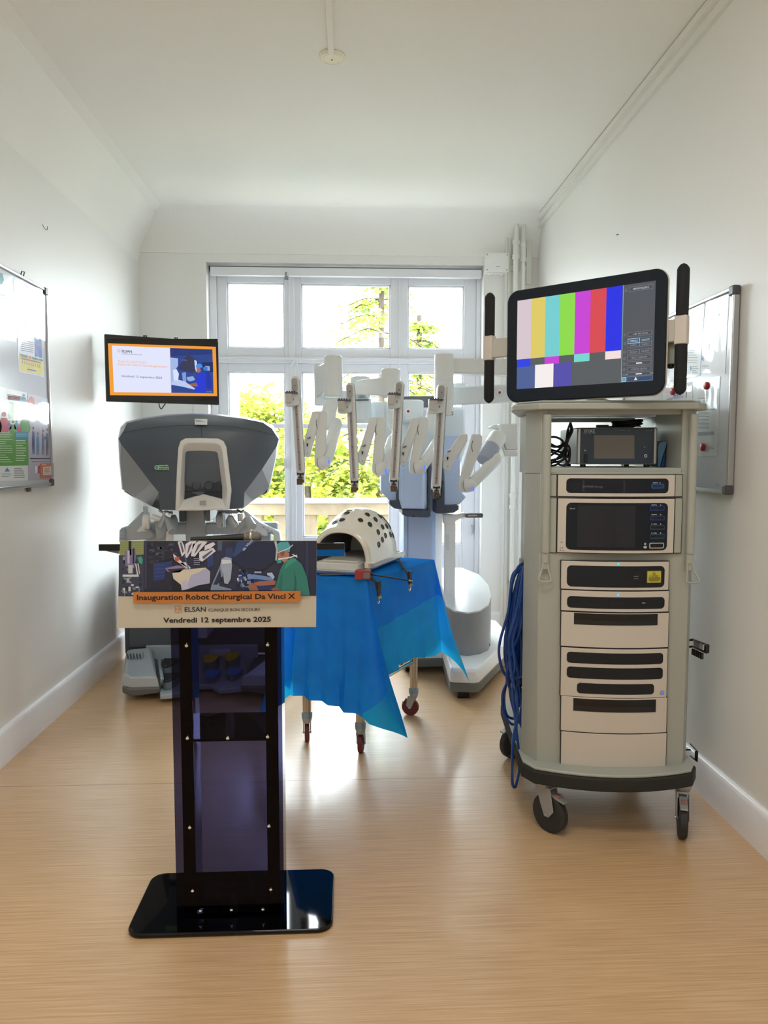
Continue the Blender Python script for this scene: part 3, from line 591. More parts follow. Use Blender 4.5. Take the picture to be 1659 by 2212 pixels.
def dr3(m, o):
    flines(m, F, 488, 560, 1104, 1112, 1, o, ink('#55585a'), .7, 0, 4); flines(m, F, 486, 588, 1130, 1200, 6, o, ink('#6a6d6e'), .3, 0, 5); fpoly(m, F, [(482, 1205), (645, 1198), (643, 1216), (482, 1222)], o, ink('#9b9fa0'))
    flines(m, F, 484, 590, 1238, 1284, 4, o, ink('#55585a'), .3, 0, 7); flines(m, F, 484, 590, 1302, 1396, 8, o, ink('#4a4d4e'), .3, 0, 8); fpoly(m, F, [(478, 1420), (632, 1412), (630, 1446), (476, 1452)], o, ink('#8f9394')); flines(m, F, 478, 610, 1425, 1452, 3, o + .0004, ink('#55585a'), .3, 0, 9); flines(m, F, 585, 640, 1556, 1576, 2, o, ink('#55585a'), .3, 0, 9)
sheet(F, [(443, 935), (692, 905), (655, 1636), (440, 1640)], .0004, '#cfd4d4', 'notice_sheet', 'long grey text sheet held by two red magnets on the right whiteboard', M=MR, draw=dr3)
def dr4(m, o):
    ftext(m, F, '~6', 240, 330, 1092, 22, o, ink('#6a62b8'), .03); ftext(m, F, 'ASSISTANCE', 190, 345, 1116, 20, o, ink('#6a62b8'), .02); flines(m, F, 172, 240, 1040, 1064, 2, o, ink('#b87a88'), .3, 0, 4); flines(m, F, 300, 410, 1005, 1015, 1, o, ink('#a05a72'), .5, -.15, 4); fpoly(m, F, [(375, 1048), (380, 1050), (376, 1100), (366, 1108)], o, ink('#555a60'))
sheet(F, [(160, 990), (432, 958), (424, 1330), (160, 1340)], .0002, '#d7d5d8', 'notice_sheet', 'pinkish printed sheet with purple lettering just above the cart top', M=MR, draw=dr4)
m = MB(MR); ftext(m, F, '~7', 645, 680, 1898, 8, .0112, ink('#55585a'), .02); ftext(m, F, '~6', 648, 676, 1912, 7, .0112, ink('#55585a'), .02); m.build('maker_mark', bpy.data.objects['whiteboard.001'])
for px, py, off, lb in ((573, 993, .013, 'red round magnet at the top of the long grey text sheet'), (537, 1558, .013, 'red round magnet at the bottom of the long grey text sheet'), (258, 1046, .013, 'red round magnet half hidden behind the monitor handle')):
    c = F.p(px, py); mg = MB(MR); mg.lathe((c.x, -off, c.z), (0, -1, 0), [(0, .015), (.008, .0155), (.010, .013), (.011, .001)], mat('#b8202c', .35))
    tag(mg.build('round_magnet'), lb, 'magnet', 'red magnets on the right whiteboard')

# ------------------------------------------------------------------ lectern, sign, microphone
ACR = trans_mat('smoked_acrylic', (.29, .29, .45, 1), gcol=(1, 1, 1, 1), ior=1.22)
ACD = trans_mat('dark_acrylic', (.04, .04, .11, 1), ior=1.22)
BLK = mat('#040406', .04, 0, 0, 0, 0, 10, .35); SCR = mat('#d8d4cc', .2, 1)
lt = thing('lectern', 'smoked black acrylic lectern on a glossy black base plate', 'lectern', (-.355, 2.24, 0))
m = MB(); m.prism([(q.x, q.z, 0.001) for q in rrect(-.655, -.052, 2.083, 2.404, .045)], (0, 0, .014), BLK); m.build('base_plate', lt, bevel=.004)
MB().box(-.519, -.199, 2.150, 2.156, .015, 1.125, ACR).build('front_panel', lt, smooth=False)
for x0, x1 in ((-.498, -.488), (-.235, -.212)): MB().box(x0, x1, 2.160, 2.385, .015, 1.115, ACD).build('side_panel', lt, smooth=False)
MB().box(-.497, -.462, 2.158, 2.166, .015, 1.10, ACD).build('corner_strip', lt, smooth=False); MB().box(-.248, -.212, 2.158, 2.166, .015, 1.10, ACD).build('corner_strip', lt, smooth=False)
MB().box(-.497, -.213, 2.160, 2.385, .556, .564, ACD).build('shelf', lt, smooth=False)
MB().box(-.497, -.213, 2.160, 2.385, .015, .024, ACD).build('foot_plate', lt, smooth=False)
tp = MB(frame((0, 2.10, 1.150), (1, 0, 0))); R_ = Matrix.Rotation(radians(-11.5), 4, 'X')
tp.M = Matrix.Translation((0, 2.115, 1.136)) @ R_; tp.box(-.705, -.012, 0, .34, 0, .010, BLK); tp.build('reading_top', lt, bevel=.002)
MB().box(-.705, -.012, 2.109, 2.115, 1.133, 1.152, BLK).build('front_lip', lt, bevel=.002)
for x0 in (-.47, -.25): MB().box(x0, x0 + .01, 2.17, 2.38, 1.07, 1.13, BLK).build('bracket', lt)
for px, py in ((403, 1395), (578, 1393), (405, 1595), (492, 1595), (578, 1592), (410, 1788), (581, 1785), (416, 1925), (585, 1922), (433, 1968), (500, 1966), (568, 1965)):
    p = W(px, py, 2.150); m = MB(); m.lathe(p, (0, -1, 0), [(0, .005), (.002, .005), (.004, .003), (.005, .001)], SCR, 14); m.cyl(p + Vector((0, -.002, .004)), p + Vector((.002, -.003, .009)), .0018, .0014, SCR, 8); m.build('screw', lt)

M = frame((0, 2.100, 0), (1, 0, 0)); F = Face(M, (220, 1130, 3.318))
m = MB(M); CRM = ink('#c0b8a6', .5)
q = [F.p(x, y) for x, y in ((131, 126), (1541, 126), (1535, 744), (108, 752))]; m.prism([(v.x, 0, v.z) for v in q], (0, .002, 0), CRM)
sg = m.build('event_sign', smooth=False); tag(sg, 'printed inauguration sign with operating room photo hung on the lectern front', 'sign')
m = MB(M)
def PP(pts, h, k=1): fpoly(m, F, pts, .0004 + .00025 * k, ink(h))
def PR(x0, y0, x1, y1, h, k=1): PP([(x0, y0), (x1, y0), (x1, y1), (x0, y1)], h, k)
PP([(131, 127), (1540, 127), (1537, 520), (119, 525)], '#2b3048', 0)
# window blind and equipment tower, left
PP([(131, 127), (302, 127), (300, 225), (128, 232)], '#8f9a68'); [PR(130, 135 + i * 13, 302, 138 + i * 13, '#6d7848', 2) for i in range(7)]; PR(192, 127, 212, 230, '#171a22', 3)
PR(122, 230, 302, 522, '#3a3f55'); r = random.Random(3)
PP([(165, 200), (240, 178), (246, 240), (238, 300), (170, 310)], '#777096', 3); PR(185, 195, 200, 290, '#b9b0cc', 4); PR(222, 180, 234, 290, '#1d1b2c', 4); PR(190, 300, 222, 360, '#b8bcc4', 4); PR(150, 368, 265, 384, '#c9cdd2', 4)
for i in range(26): x = r.uniform(135, 285); y = r.uniform(385, 505); w = r.uniform(6, 24); h = r.uniform(6, 34); PR(x, y, min(x + w, 298), min(y + h, 520), r.choice(['#9fa9ae', '#5f8f86', '#c3c9cc', '#1c2030', '#6d7a92', '#23283c', '#7d8e9a']), 4 + i % 3)
for i in range(16): x = r.uniform(125, 290); y = r.uniform(240, 370); PR(x, y, x + r.uniform(3, 16), y + r.uniform(5, 30), r.choice(['#1c2030', '#6d7a92', '#14161e', '#8a93a2']), 2)
PP([(262, 258), (278, 232), (296, 262), (290, 296), (268, 284)], '#3f9c86', 6); PP([(240, 290), (248, 288), (262, 372), (254, 374)], '#d5d8dc', 6); PP([(256, 290), (264, 286), (276, 360), (268, 366)], '#b5bac2', 6)
# cupboard wall
PP([(302, 127), (560, 127), (560, 300), (480, 480), (300, 480)], '#23263a', 2); PR(308, 135, 322, 470, '#373b58', 3)
for i in range(46): x = r.uniform(330, 515); y = r.uniform(140, 275); PR(x, y, x + r.uniform(8, 36), y + r.uniform(4, 20), r.choice(['#343848', '#4a4f62', '#1a1d28', '#5a6070', '#3a4052', '#15171f']), 3 + i % 3)
PP([(370, 285), (505, 270), (505, 330), (455, 345), (455, 400), (372, 418)], '#26386e', 7); [PP([(380, 300 + i * 26), (450, 296 + i * 26), (450, 300 + i * 26), (380, 305 + i * 26)], '#37509a', 8) for i in range(4)]
PP([(495, 400), (500, 480), (780, 480), (780, 420), (560, 380)], '#141827', 7); PP([(456, 322), (545, 302), (640, 318), (620, 348), (500, 352), (470, 345)], '#8a7a9c', 8); PP([(468, 330), (600, 320), (560, 352), (500, 356)], '#2a2636', 9)
PP([(505, 350), (560, 335), (745, 318), (778, 345), (775, 430), (690, 445), (622, 470), (575, 482), (568, 440), (515, 398)], '#cdc6b4', 9); PP([(640, 372), (700, 350), (745, 322), (778, 345), (775, 430), (690, 445), (622, 470), (605, 470)], '#a7a9c8', 10); PP([(575, 420), (610, 400), (625, 470), (578, 480)], '#b9b8cc', 11)
# instrument arms over the table
for pts in ([(545, 132), (575, 127), (592, 160), (600, 215), (575, 240)], [(600, 150), (630, 130), (680, 127), (650, 190), (612, 250), (600, 240)], [(655, 150), (700, 127), (760, 132), (700, 200), (668, 240), (640, 235)], [(700, 205), (800, 175), (818, 200), (720, 275), (698, 262)], [(740, 160), (800, 135), (815, 150), (770, 190), (735, 200)], [(512, 218), (540, 240), (620, 320), (612, 326), (520, 258)], [(560, 285), (600, 278), (640, 320), (630, 326)]): PP(pts, '#d3d2dc', 12)
for pts in ([(560, 140), (572, 135), (590, 200), (580, 215)], [(625, 160), (650, 140), (628, 200), (612, 225)], [(690, 155), (720, 140), (680, 205), (664, 222)], [(720, 240), (790, 192), (796, 200), (730, 258)], [(590, 230), (600, 228), (628, 330), (622, 332)]): PP(pts, '#5b5d74', 13)
PP([(522, 244), (560, 240), (556, 268), (530, 272)], '#b85a48', 14); PR(655, 240, 710, 300, '#1a1d2c', 11); [PR(660, 250 + i * 14, 705, 256 + i * 14, '#8286a0', 12) for i in range(4)]
PR(830, 127, 862, 195, '#4a5a78', 4); PP([(750, 215), (800, 200), (800, 300), (760, 320)], '#2d3f74', 8)
# surgeon console in the picture
PP([(885, 178), (940, 172), (945, 260), (888, 262)], '#2c3a66', 10); PP([(860, 255), (890, 240), (930, 250), (935, 300), (925, 400), (905, 435), (880, 430), (870, 360), (850, 300)], '#9aa6bc', 13); PP([(858, 262), (925, 262), (930, 285), (862, 292)], '#c9d2de', 14)
PP([(785, 450), (850, 300), (868, 305), (868, 380), (840, 400), (845, 450), (930, 470), (930, 480), (780, 480)], '#7d8aa4', 12); PP([(800, 440), (850, 330), (858, 400), (830, 440)], '#232c48', 13)
PP([(945, 210), (968, 140), (1000, 127), (1240, 127), (1258, 180), (1248, 262), (1160, 335), (1000, 312), (935, 262)], '#1d2747', 14); PP([(968, 140), (1000, 127), (1110, 127), (1050, 165), (955, 240), (940, 235)], '#2c4676', 15)
PP([(1236, 128), (1252, 128), (1266, 180), (1256, 262), (1244, 268), (1250, 190)], '#b5bdb8', 16)
ex = Vector((cos(radians(48)), 0, sin(radians(48)))); ez = Vector((-sin(radians(48)), 0, cos(radians(48)))); c = F.p(1018, 200); m.text('da Vinci', (c.x, -.0052, c.z), ex, ez, ink('#b9c2d4'), h=.0072, w=.040, bold=.02)
for i in range(30): x = r.uniform(965, 1080); y = r.uniform(325, 455); PR(x, y, x + r.uniform(8, 30), y + r.uniform(6, 26), r.choice(['#6d86b4', '#2a3f74', '#b8c4dc', '#15203c', '#8ea0c4', '#32508e']), 13 + i % 4)
PP([(1040, 370), (1090, 365), (1215, 385), (1235, 395), (1225, 412), (1100, 398), (1050, 400)], '#6a88bc', 17); PP([(1090, 400), (1245, 405), (1240, 480), (1080, 480)], '#20356c', 16); PP([(1185, 355), (1220, 352), (1240, 385), (1228, 402), (1208, 380), (1188, 372)], '#a9bcd8', 18); PR(1095, 345, 1145, 356, '#9db2d6', 18)
PR(1400, 127, 1450, 330, '#232a44', 3); PR(1450, 127, 1537, 520, '#202640', 4); PR(1462, 135, 1480, 510, '#2f3656', 5)
# surgeon
PP([(1255, 155), (1275, 135), (1335, 132), (1352, 160), (1348, 205), (1290, 200), (1262, 192)], '#4fa3ac', 19); PP([(1266, 192), (1310, 196), (1345, 212), (1345, 245), (1310, 285), (1285, 262), (1266, 250)], '#a87868', 18); PP([(1275, 196), (1300, 192), (1312, 205), (1305, 232), (1285, 236)], '#8e4f46', 20)
PP([(1250, 262), (1285, 260), (1290, 282), (1262, 288)], '#3a8f98', 20); PP([(1262, 252), (1350, 240), (1400, 225), (1402, 230), (1350, 250), (1266, 262)], '#d9dde0', 21); PP([(1262, 206), (1340, 176), (1370, 150), (1372, 156), (1342, 184), (1264, 212)], '#c2ccd4', 21)
PP([(1368, 218), (1404, 240), (1400, 246), (1366, 224)], '#e4e8ea', 22); PP([(1354, 165), (1395, 145), (1400, 200), (1356, 215)], '#22283c', 6)
PP([(1300, 292), (1330, 262), (1380, 245), (1432, 290), (1470, 380), (1492, 515), (1380, 516), (1290, 485), (1240, 470), (1255, 420), (1280, 330)], '#2d7a70', 20); PP([(1330, 262), (1380, 245), (1400, 262), (1345, 300), (1310, 330)], '#3b8f84', 21); PP([(1380, 330), (1398, 420), (1392, 515), (1375, 515), (1382, 430)], '#1f5d56', 21); PP([(1290, 340), (1300, 400), (1290, 480), (1262, 470)], '#256a62', 21)
PP([(1090, 425), (1130, 415), (1248, 408), (1244, 440), (1130, 448), (1095, 440)], '#9a6452', 21); PP([(1052, 440), (1080, 425), (1110, 445), (1125, 482), (1060, 482)], '#94604e', 21); PP([(1215, 470), (1245, 455), (1290, 482), (1220, 482)], '#8d5a48', 22)
m.build('operating_room_photo', sg, smooth=False)
m = MB(M); fpoly(m, F, [(232, 490), (1426, 481), (1426, 562), (232, 567)], .0100, ink('#bd7434', .5))
K = ink('#1d1310'); ftext(m, F, 'Inauguration Robot Chirurgical Da Vinci X', 262, 1392, 541, 36, .0104, K, .028); m.build('title_banner', sg, smooth=False)
m = MB(M); K2 = ink('#17171c')
ftext(m, F, 'ELSAN', 594, 746, 634, 32, .0012, ink('#2c2c34'), .012); ftext(m, F, 'CLINIQUE BON SECOURS', 765, 1134, 631, 21, .0012, ink('#2c2c34'), .006); ftext(m, F, 'Vendredi 12 septembre 2025', 442, 1214, 709, 35, .0012, K2, .028)
OG = ink('#c98a56')
def stroke(F, m, pts, wd, off, mt):
    P = smooth_path([Vector((x, y, 0)) for x, y in pts], 5)
    for a, b_ in zip(P[:-1], P[1:]):
        d = (b_ - a).normalized(); n_ = Vector((-d.y, d.x, 0)) * wd / 2; a2 = a - d * wd * .2; b2 = b_ + d * wd * .2
        fpoly(m, F, [((a2 + n_).x, (a2 + n_).y), ((b2 + n_).x, (b2 + n_).y), ((b2 - n_).x, (b2 - n_).y), ((a2 - n_).x, (a2 - n_).y)], off, mt); off += .000002
stroke(F, m, [(547, 600), (540, 592), (528, 594), (524, 604), (530, 613), (540, 616), (530, 620), (524, 629), (529, 638), (540, 640), (547, 632)], 5, .0012, OG)
stroke(F, m, [(547, 600), (554, 592), (566, 594), (571, 603), (566, 612), (556, 616), (566, 620), (571, 629), (566, 638), (555, 640), (547, 632)], 5, .0014, OG)
stroke(F, m, [(547, 600), (549, 610), (556, 617), (549, 622), (547, 632)], 4, .0016, OG)
m.build('lettering', sg, smooth=False)

m = MB(); a = W(412, 1166, 2.135); c = W(526, 1161, 2.135); h = W(560, 1160, 2.135)
d = (h - a).normalized(); m.lathe(a, d, [(0, .006), (.002, .0085), (.05, .009), ((c - a).length, .0125)], mat('#16161a', .45)); m.build_ = None
mic = thing('microphone', 'black handheld microphone with grey mesh head lying on the lectern top', 'microphone', tuple(a))
m.build('handle', mic); m = MB(); m.lathe(c, d, [(0, .012), (.004, .0175), (.018, .019), (.020, .0205), (.025, .0205), (.027, .019), (.042, .017), (.050, .010), (.052, .001)], mat('#7b746c', .5, .6, 0, .3, .6, 400)); m.build('mesh_head', mic)
m = MB(); m.lathe(c, d, [(.0195, .0208), (.0205, .0215), (.0245, .0215), (.0255, .0208)], mat('#b9b2a8', .3, .8)); m.build('mesh_ring', mic)
m = MB(); m.lathe(W(414, 1172, 2.16), Vector((1, 0, .1)), [(0, .004), (.002, .006), (.03, .006), (.032, .003)], mat('#0d0d10', .4)); tag(m.build('pen'), 'short black marker lying on the lectern top beside the microphone handle', 'pen')

# ------------------------------------------------------------------ vision cart
GRN = mat('#a9aca3', .38, 0, 0, .015, .02, 120); GRND = mat('#9a9d97', .4, 0, 0, .015); IVO = mat('#ccc5ba', .35, 0, 0, .012); DKP = mat('#171d27', .34, 0, 0, .03, 0, 30, .25); BK = mat('#08080a', .25); RUB = mat('#232422', .75, 0, 0, .06, .15, 90)
CHR = mat('#c9cacb', .22, 1); MET = mat('#9fa3a4', .35, .8)
a_ = radians(5); CM = frame((.985, 2.66, 0), (cos(a_), -sin(a_), 0)); F = Face(CM, (1060, 1000, 3.318))
ct = thing('equipment_cart', 'tall grey-white surgical vision cart on casters with stacked drawers and control units', 'medical cart', CM @ Vector((-.015, .3, 0)))
XC, HWD, BOW = .003, .27, .045
def yb(x): return -BOW * (1 - min(1, ((x - XC) / HWD) ** 2))
def bow(m, x0, x1, z0, z1, r, d0, d1, mt, n=26):
    """panel following the cart's bowed front, from depth d0 (back) to d1 (proud of the surface)"""
    xs = sorted(set([x0 + (x1 - x0) * i / n for i in range(n + 1)] + ([x0 + r * (1 - cos(i * pi / 12)) for i in range(1, 6)] + [x1 - r * (1 - cos(i * pi / 12)) for i in range(1, 6)] if r > 0 else [])))
    rings = []
    for x in xs:
        e = 0
        if r > 0:
            d = min(x - x0, x1 - x)
            if d < r: e = r - sqrt(max(0, r * r - (r - d) ** 2))
        rings.append([(x, yb(x) - d1, z0 + e), (x, yb(x) - d1, z1 - e), (x, yb(x) + d0, z1 - e), (x, yb(x) + d0, z0 + e)])
    m.loft(rings, mt)
def cr(x0, y0, x1, y1):   # crop pixels of the left edge -> local rectangle on the front
    a = F.p(x0, y0); b_ = F.p(x0, y1); c = F.p(x1, y0); return a.x, c.x, b_.z, a.z
# base plate with bumper
m = MB(CM); bow_pts = [(-.30 + .575 * i / 10, -.062 - .062 * (1 - ((i - 5) / 5) ** 2)) for i in range(11)]
plan = [(-.338, .0)] + bow_pts + [(.308, .0), (.308, .66), (.25, .72), (-.28, .72), (-.338, .66)]
def grow(pl, d): c = Vector((-.015, .3)); return [((Vector(p) - c) * (1 + d / .33) + c) for p in pl]
m.prism([(p[0], p[1], .192) for p in grow(plan, .002)], (0, 0, .05), RUB); bp = m.build('bumper', ct, bevel=.006)
m = MB(CM); m.prism([(p[0], p[1], .242) for p in grow(plan, -.004)], (0, 0, .012), GRN); m.build('base_plate', ct, bevel=.004)
# body shell
m = MB(CM); body = [(-.327, .085), (-.284, .0), (-.197, -.012), (.205, -.012), (.262, .0), (.297, .07), (.297, .30), (-.262, .30), (-.262, .095), (-.327, .095)]
m.prism([(x, y, .25) for x, y in body], (0, 0, .795), GRN); m.box(-.262, .235, .28, .62, .25, 1.34, GRND)
m.prism([(x, y, 1.04) for x, y in [(-.327, .085), (-.284, .0), (-.2, -.012), (.205, -.012), (.262, .0), (.297, .07), (.297, .30), (-.300, .30), (-.300, .095), (-.327, .095)]], (0, 0, .30), GRN)
for pl in ([(-.327, .085), (-.284, .0), (-.258, .0), (-.258, .50), (-.290, .50), (-.290, .095), (-.327, .095)], [(.222, .0), (.262, .0), (.297, .07), (.297, .30), (.222, .30)]): m.prism([(x, y, 1.33) for x, y in pl], (0, 0, .24), GRN)
m.box(.232, .238, .29, .60, 1.34, 1.56, MET)
m.build('body', ct, bevel=.003)
MB(CM).box(-.258, .222, -.008, .60, 1.337, 1.357, GRN).build('shelf', ct, bevel=.003)
m = MB(CM); pl = [(-.378, .06), (-.30, -.045), (.262, -.045), (.322, .04), (.322, .50), (.25, .60), (-.25, .60), (-.30, .50), (-.378, .13)]
m.prism([(x, y, 1.566) for x, y in pl], (0, 0, .024), GRN); m.prism([((x + .02) * .95 - .02, .28 + (y - .28) * .94, 1.59) for x, y in pl], (0, 0, .010), GRN)
m.build('top_panel', ct, bevel=.005)
m = MB(CM); m.box(-.258, .222, .01, .03, 1.55, 1.57, GRND); m.box(-.24, .20, .50, .518, 1.545, 1.562, MET); m.build('top_rail', ct, bevel=.002)
# side rails with loop hooks
def rail(x, dx):
    m = MB(CM); m.prism([(q.x, q.z, 1.045) for q in rrect(x - .0145, x + .0145, -.028, .004, .012)], (0, 0, .505), GRN); r_ = m.build('side_rail', ct, bevel=.002)
    m = MB(CM); m.prism([(q.x, q.z, 1.01) for q in rrect(x - .013, x + .013, -.024, .004, .008)], (0, 0, .036), GRN)
    tri = smooth_path([(x - .008, -.018, 1.012), (x - .012 + dx * .3, -.022, .985), (x - .022 + dx, -.03, .952), (x - .018 + dx, -.032, .943), (x + dx, -.033, .941), (x + .018 + dx, -.032, .943), (x + .022 + dx, -.03, .952), (x + .012 + dx * .3, -.022, .985), (x + .008, -.018, 1.012)], 5)
    m.tube(tri, .0038, GRN); m.box(x - .013, x + .013, -.02, .0, .985, 1.012, GRN); m.build('loop_hook', r_)
rail(-.265, -.002); rail(.257, .008)
# control unit rows
ROW = []
def panel(name, y0, y1, x0=498, x1=1258, mt=None, off=.006):
    x0, x1, z0, z1 = cr(x0, y0, x1, y1); m = MB(CM); bow(m, x0, x1, z0, z1, .0, .03, off, mt or IVO); o = m.build(name, ct, bevel=.0015, ang=25)
    g = MB(CM); bow(g, x0 - .0022, x1 + .0022, z0 - .0022, z1 + .0022, 0, .03, .0035 if off > .004 else 0, BK); g.build('shadow_gap', o, ang=25); return o
def inset(o, x0, y0, x1, y1, r=.010, mt=None, rim=True, off=.006):
    x0, x1, z0, z1 = cr(x0, y0, x1, y1)
    if rim: g = MB(CM); bow(g, x0 - .002, x1 + .002, z0 - .002, z1 + .002, r + .002, .0, off + .0008, BK); g.build('inset_rim', o, ang=25)
    g = MB(CM); bow(g, x0, x1, z0, z1, r, 0, off + .0016, mt or DKP); return g.build('front_plate', o, ang=25)
BD = mat('#3c3f45', .22)
def yl_at(x, off): return yb(x) - off
def bpoly(m, pts, off, mt):
    q = [F.p(x, y) for x, y in pts]; m.face([(v.x, yb(v.x) - off, v.z) for v in q], mt)
def btext(m, s, x0, x1, yb_, h, off, mt, bold=0.0):
    c = F.p((x0 + x1) / 2, yb_); t = F.p((x0 + x1) / 2, yb_ - h); w = F.p(x1, yb_).x - F.p(x0, yb_).x; sl = (yb(c.x + .01) - yb(c.x - .01)) / .02
    m.text(s, (c.x, yb(c.x) - off, c.z), (1, sl, 0), (0, 0, 1), mt, h=t.z - c.z, w=w, bold=bold, align='C')
GY = ink('#7f8288'); LG = ink('#b9bdc2')
# row 1
for x0, x1 in ((413, 468), (1310, 1363)):
    panel('side_filler', 84, 238, x0, x1, GRN, .001); panel('side_filler', 252, 640, x0, x1, GRN, .001)
o = panel('generator_strip_unit', 84, 236, 476, 1303); f = inset(o, 536, 112, 1248, 208, .012)
m = MB(CM); bpoly(m, [(640, 118), (935, 122), (935, 212), (640, 206)], .0082, ink('#26282c', .2)); btext(m, 'DAVINCI Energy', 645, 778, 172, 13, .0086, GY)
for rr in (24, 17):
    n = 24; pts = [(592 + rr * cos(2 * pi * i / n), 163 + rr * sin(2 * pi * i / n)) for i in range(n + 1)]; pin = [(592 + (rr - 3) * cos(2 * pi * i / n), 163 + (rr - 3) * sin(2 * pi * i / n)) for i in range(n + 1)]
    for i in range(n): bpoly(m, [pts[i], pts[i + 1], pin[i + 1], pin[i]], .0084, ink('#17181a'))
m.build('markings', f, smooth=False)
def port(o, x0, y0, x1, y1, rimh, inn='#0a0d18', lab=None, e=0.0):
    a = cr(x0, y0, x1, y1); g = MB(CM); mt = glow(rimh, e) if e else ink(rimh); bow(g, *a, .005, 0, .0088, mt); b2 = cr(x0 + 6, y0 + 6, x1 - 6, y1 - 6); bow(g, *b2, .004, 0, .0094, ink(inn, .2))
    for i in range(5): xx = x0 + 18 + (x1 - x0 - 36) * i / 4; bpoly(g, [(xx - 3, (y0 + y1) / 2 - 7), (xx + 3, (y0 + y1) / 2 - 7), (xx + 3, (y0 + y1) / 2 + 7), (xx - 3, (y0 + y1) / 2 + 7)], .0098, ink('#020306', .3))
    if lab: btext(g, lab, x0 + 10, x0 + 52, y0 - 3, 8, .0092, ink('#c3c9d2')); bpoly(g, [(x1 - 36, y0 - 9), (x1 - 28, y0 - 9), (x1 - 28, y0 - 2), (x1 - 36, y0 - 2)], .0092, ink('#c3c9d2'))
    return g.build('socket', o, ang=25)
port(f, 1122, 146, 1218, 180, '#2b6aa0', '#10356a', '~6', .35)
o = panel('generator_screen_unit', 252, 634, 476, 1300); f = inset(o, 536, 284, 1244, 610, .016)
g = MB(CM); bow(g, *cr(606, 300, 1010, 592), .003, 0, .0088, mat('#0a1220', .06, 0, 0, 0, 0, 10, .5)); g.build('display', f, ang=25)
for i, (yy, lb, hh) in enumerate(((302, '~6', '#22489a'), (370, '~6', '#22489a'), (436, '~8', '#26587c'), (500, '~8', '#26587c'))): port(f, 1112, yy, 1222, yy + 34, hh, '#0a0d18', lb, .25)
port(f, 1108, 562, 1216, 602, '#c2beb6')
m = MB(CM); bpoly(m, [(1070, 562), (1084, 562), (1084, 576), (1070, 576)], .0088, LG); bpoly(m, [(1077 + 13 * cos(t_ * pi / 8), 592 + 9 * sin(t_ * pi / 8)) for t_ in range(16)], .0088, LG); btext(m, '~4', 556, 590, 326, 8, .0088, LG); m.build('markings', f, smooth=False)
m = MB(CM); bpoly(m, [(490, 566), (506, 566), (498, 554)], .0068, GY); bpoly(m, [(484, 624), (496, 624), (490, 610)], .0068, GY); bpoly(m, [(502, 620), (514, 620), (514, 626), (502, 626)], .0068, GY)
c = F.p(500, 592); m.lathe((c.x, yb(c.x) - .006, c.z), (0, -1, 0), [(0, .006), (.004, .006), (.005, .004), (.0055, .001)], mat('#cfc8bd', .35)); m.build('knob', o)
# drawers
o = panel('control_drawer', 694, 893); f = inset(o, 540, 728, 1220, 870, .014, mat('#1f2429', .5, 0, 0, .03, 0, 30, .25))
m = MB(CM); bpoly(m, [(992, 836), (990, 806), (1003, 792), (1008, 768), (1026, 754), (1046, 758), (1058, 786), (1070, 806), (1068, 838)], .0088, BK); bpoly(m, [(994, 796), (1026, 794), (1026, 798), (994, 800)], .0092, GY); bpoly(m, [(994, 812), (1026, 810), (1026, 814), (994, 816)], .0092, GY); m.build('key_port', f, smooth=False)
g = MB(CM); bow(g, *cr(1090, 758, 1198, 846), .003, 0, .0090, ink('#5c5a2e')); bow(g, *cr(1094, 762, 1194, 842), .002, 0, .0094, ink('#c8bb3e')); YK = ink('#3a3718')
bpoly(g, [(1142, 766), (1155, 786), (1129, 786)], .0100, YK); bpoly(g, [(1142, 771), (1150, 784), (1134, 784)], .0104, ink('#c8bb3e')); btext(g, '~12', 1106, 1182, 800, 9, .0100, YK, .03)
for i in range(5): bpoly(g, [(1102 + 6 * (i == 4), 806 + i * 6), (1186 - 6 * (i == 4), 806 + i * 6), (1186 - 6 * (i == 4), 809 + i * 6), (1102 + 6 * (i == 4), 809 + i * 6)], .0100, YK)
lb = g.build('warning_label', f, ang=25); lb['label'] = 'small yellow warning label'
def led(o, x, y):
    c = F.p(x, y); m = MB(CM); m.lathe((c.x, yb(c.x) - .005, c.z), (0, -1, 0), [(0, .0042), (.002, .0042), (.0035, .003), (.004, .001)], glow('#2bb4ff', 1.6), 14); m.build('indicator_light', o)
led(o, 888, 711)
o = panel('control_drawer', 902, 1046); f = inset(o, 540, 946, 1220, 1020, .012, mat('#1f2429', .5, 0, 0, .03, 0, 30, .25)); led(o, 886, 930)
m = MB(CM); btext(m, 'DAVINCI', 806, 966, 994, 18, .0088, ink('#1c1e20'), .02); bpoly(m, [(1046, 972), (1090, 974), (1090, 1002), (1046, 1000)], .0088, BK); bpoly(m, [(1054, 980), (1078, 981), (1078, 990), (1054, 989)], .0094, GY); m.build('usb_port', f, smooth=False)
def recess(o, x0, y0, x1, y1):
    a = cr(x0, y0, x1, y1); g = MB(CM); bow(g, *a, 0, 0, .0072, BK); g.build('recess_grip', o, ang=25); h = MB(CM); bow(h, a[0] + .001, a[1] - .004, a[2] + .001, a[2] + (a[3] - a[2]) * .42, 0, 0, .0082, mat('#17191c', .3)); h.build('grip_lip', o, ang=25)
o = panel('storage_drawer', 1056, 1298); recess(o, 583, 1060, 1172, 1140)
o = panel('control_drawer', 1308, 1650, 497, 1250)
for q in ((538, 1340, 1210, 1410), (538, 1444, 1208, 1516), (606, 1556, 1142, 1622)): inset(o, *q, .010, mat('#222427', .55, 0, 0, .03, 0, 30, .25))
c = F.p(1205, 1625); m = MB(CM); Q = (c.x, yb(c.x) - .006, c.z); m.lathe(Q, (0, -1, 0), [(0, .0078), (.002, .0078), (.003, .0064), (.003, .001)], mat('#8a8a8c', .4)); m.lathe((Q[0], Q[1] - .003, Q[2]), (0, -1, 0), [(0, .005), (.001, .0045), (.0015, .0005)], glow('#3a62ff', 1.4)); m.build('power_button', o)
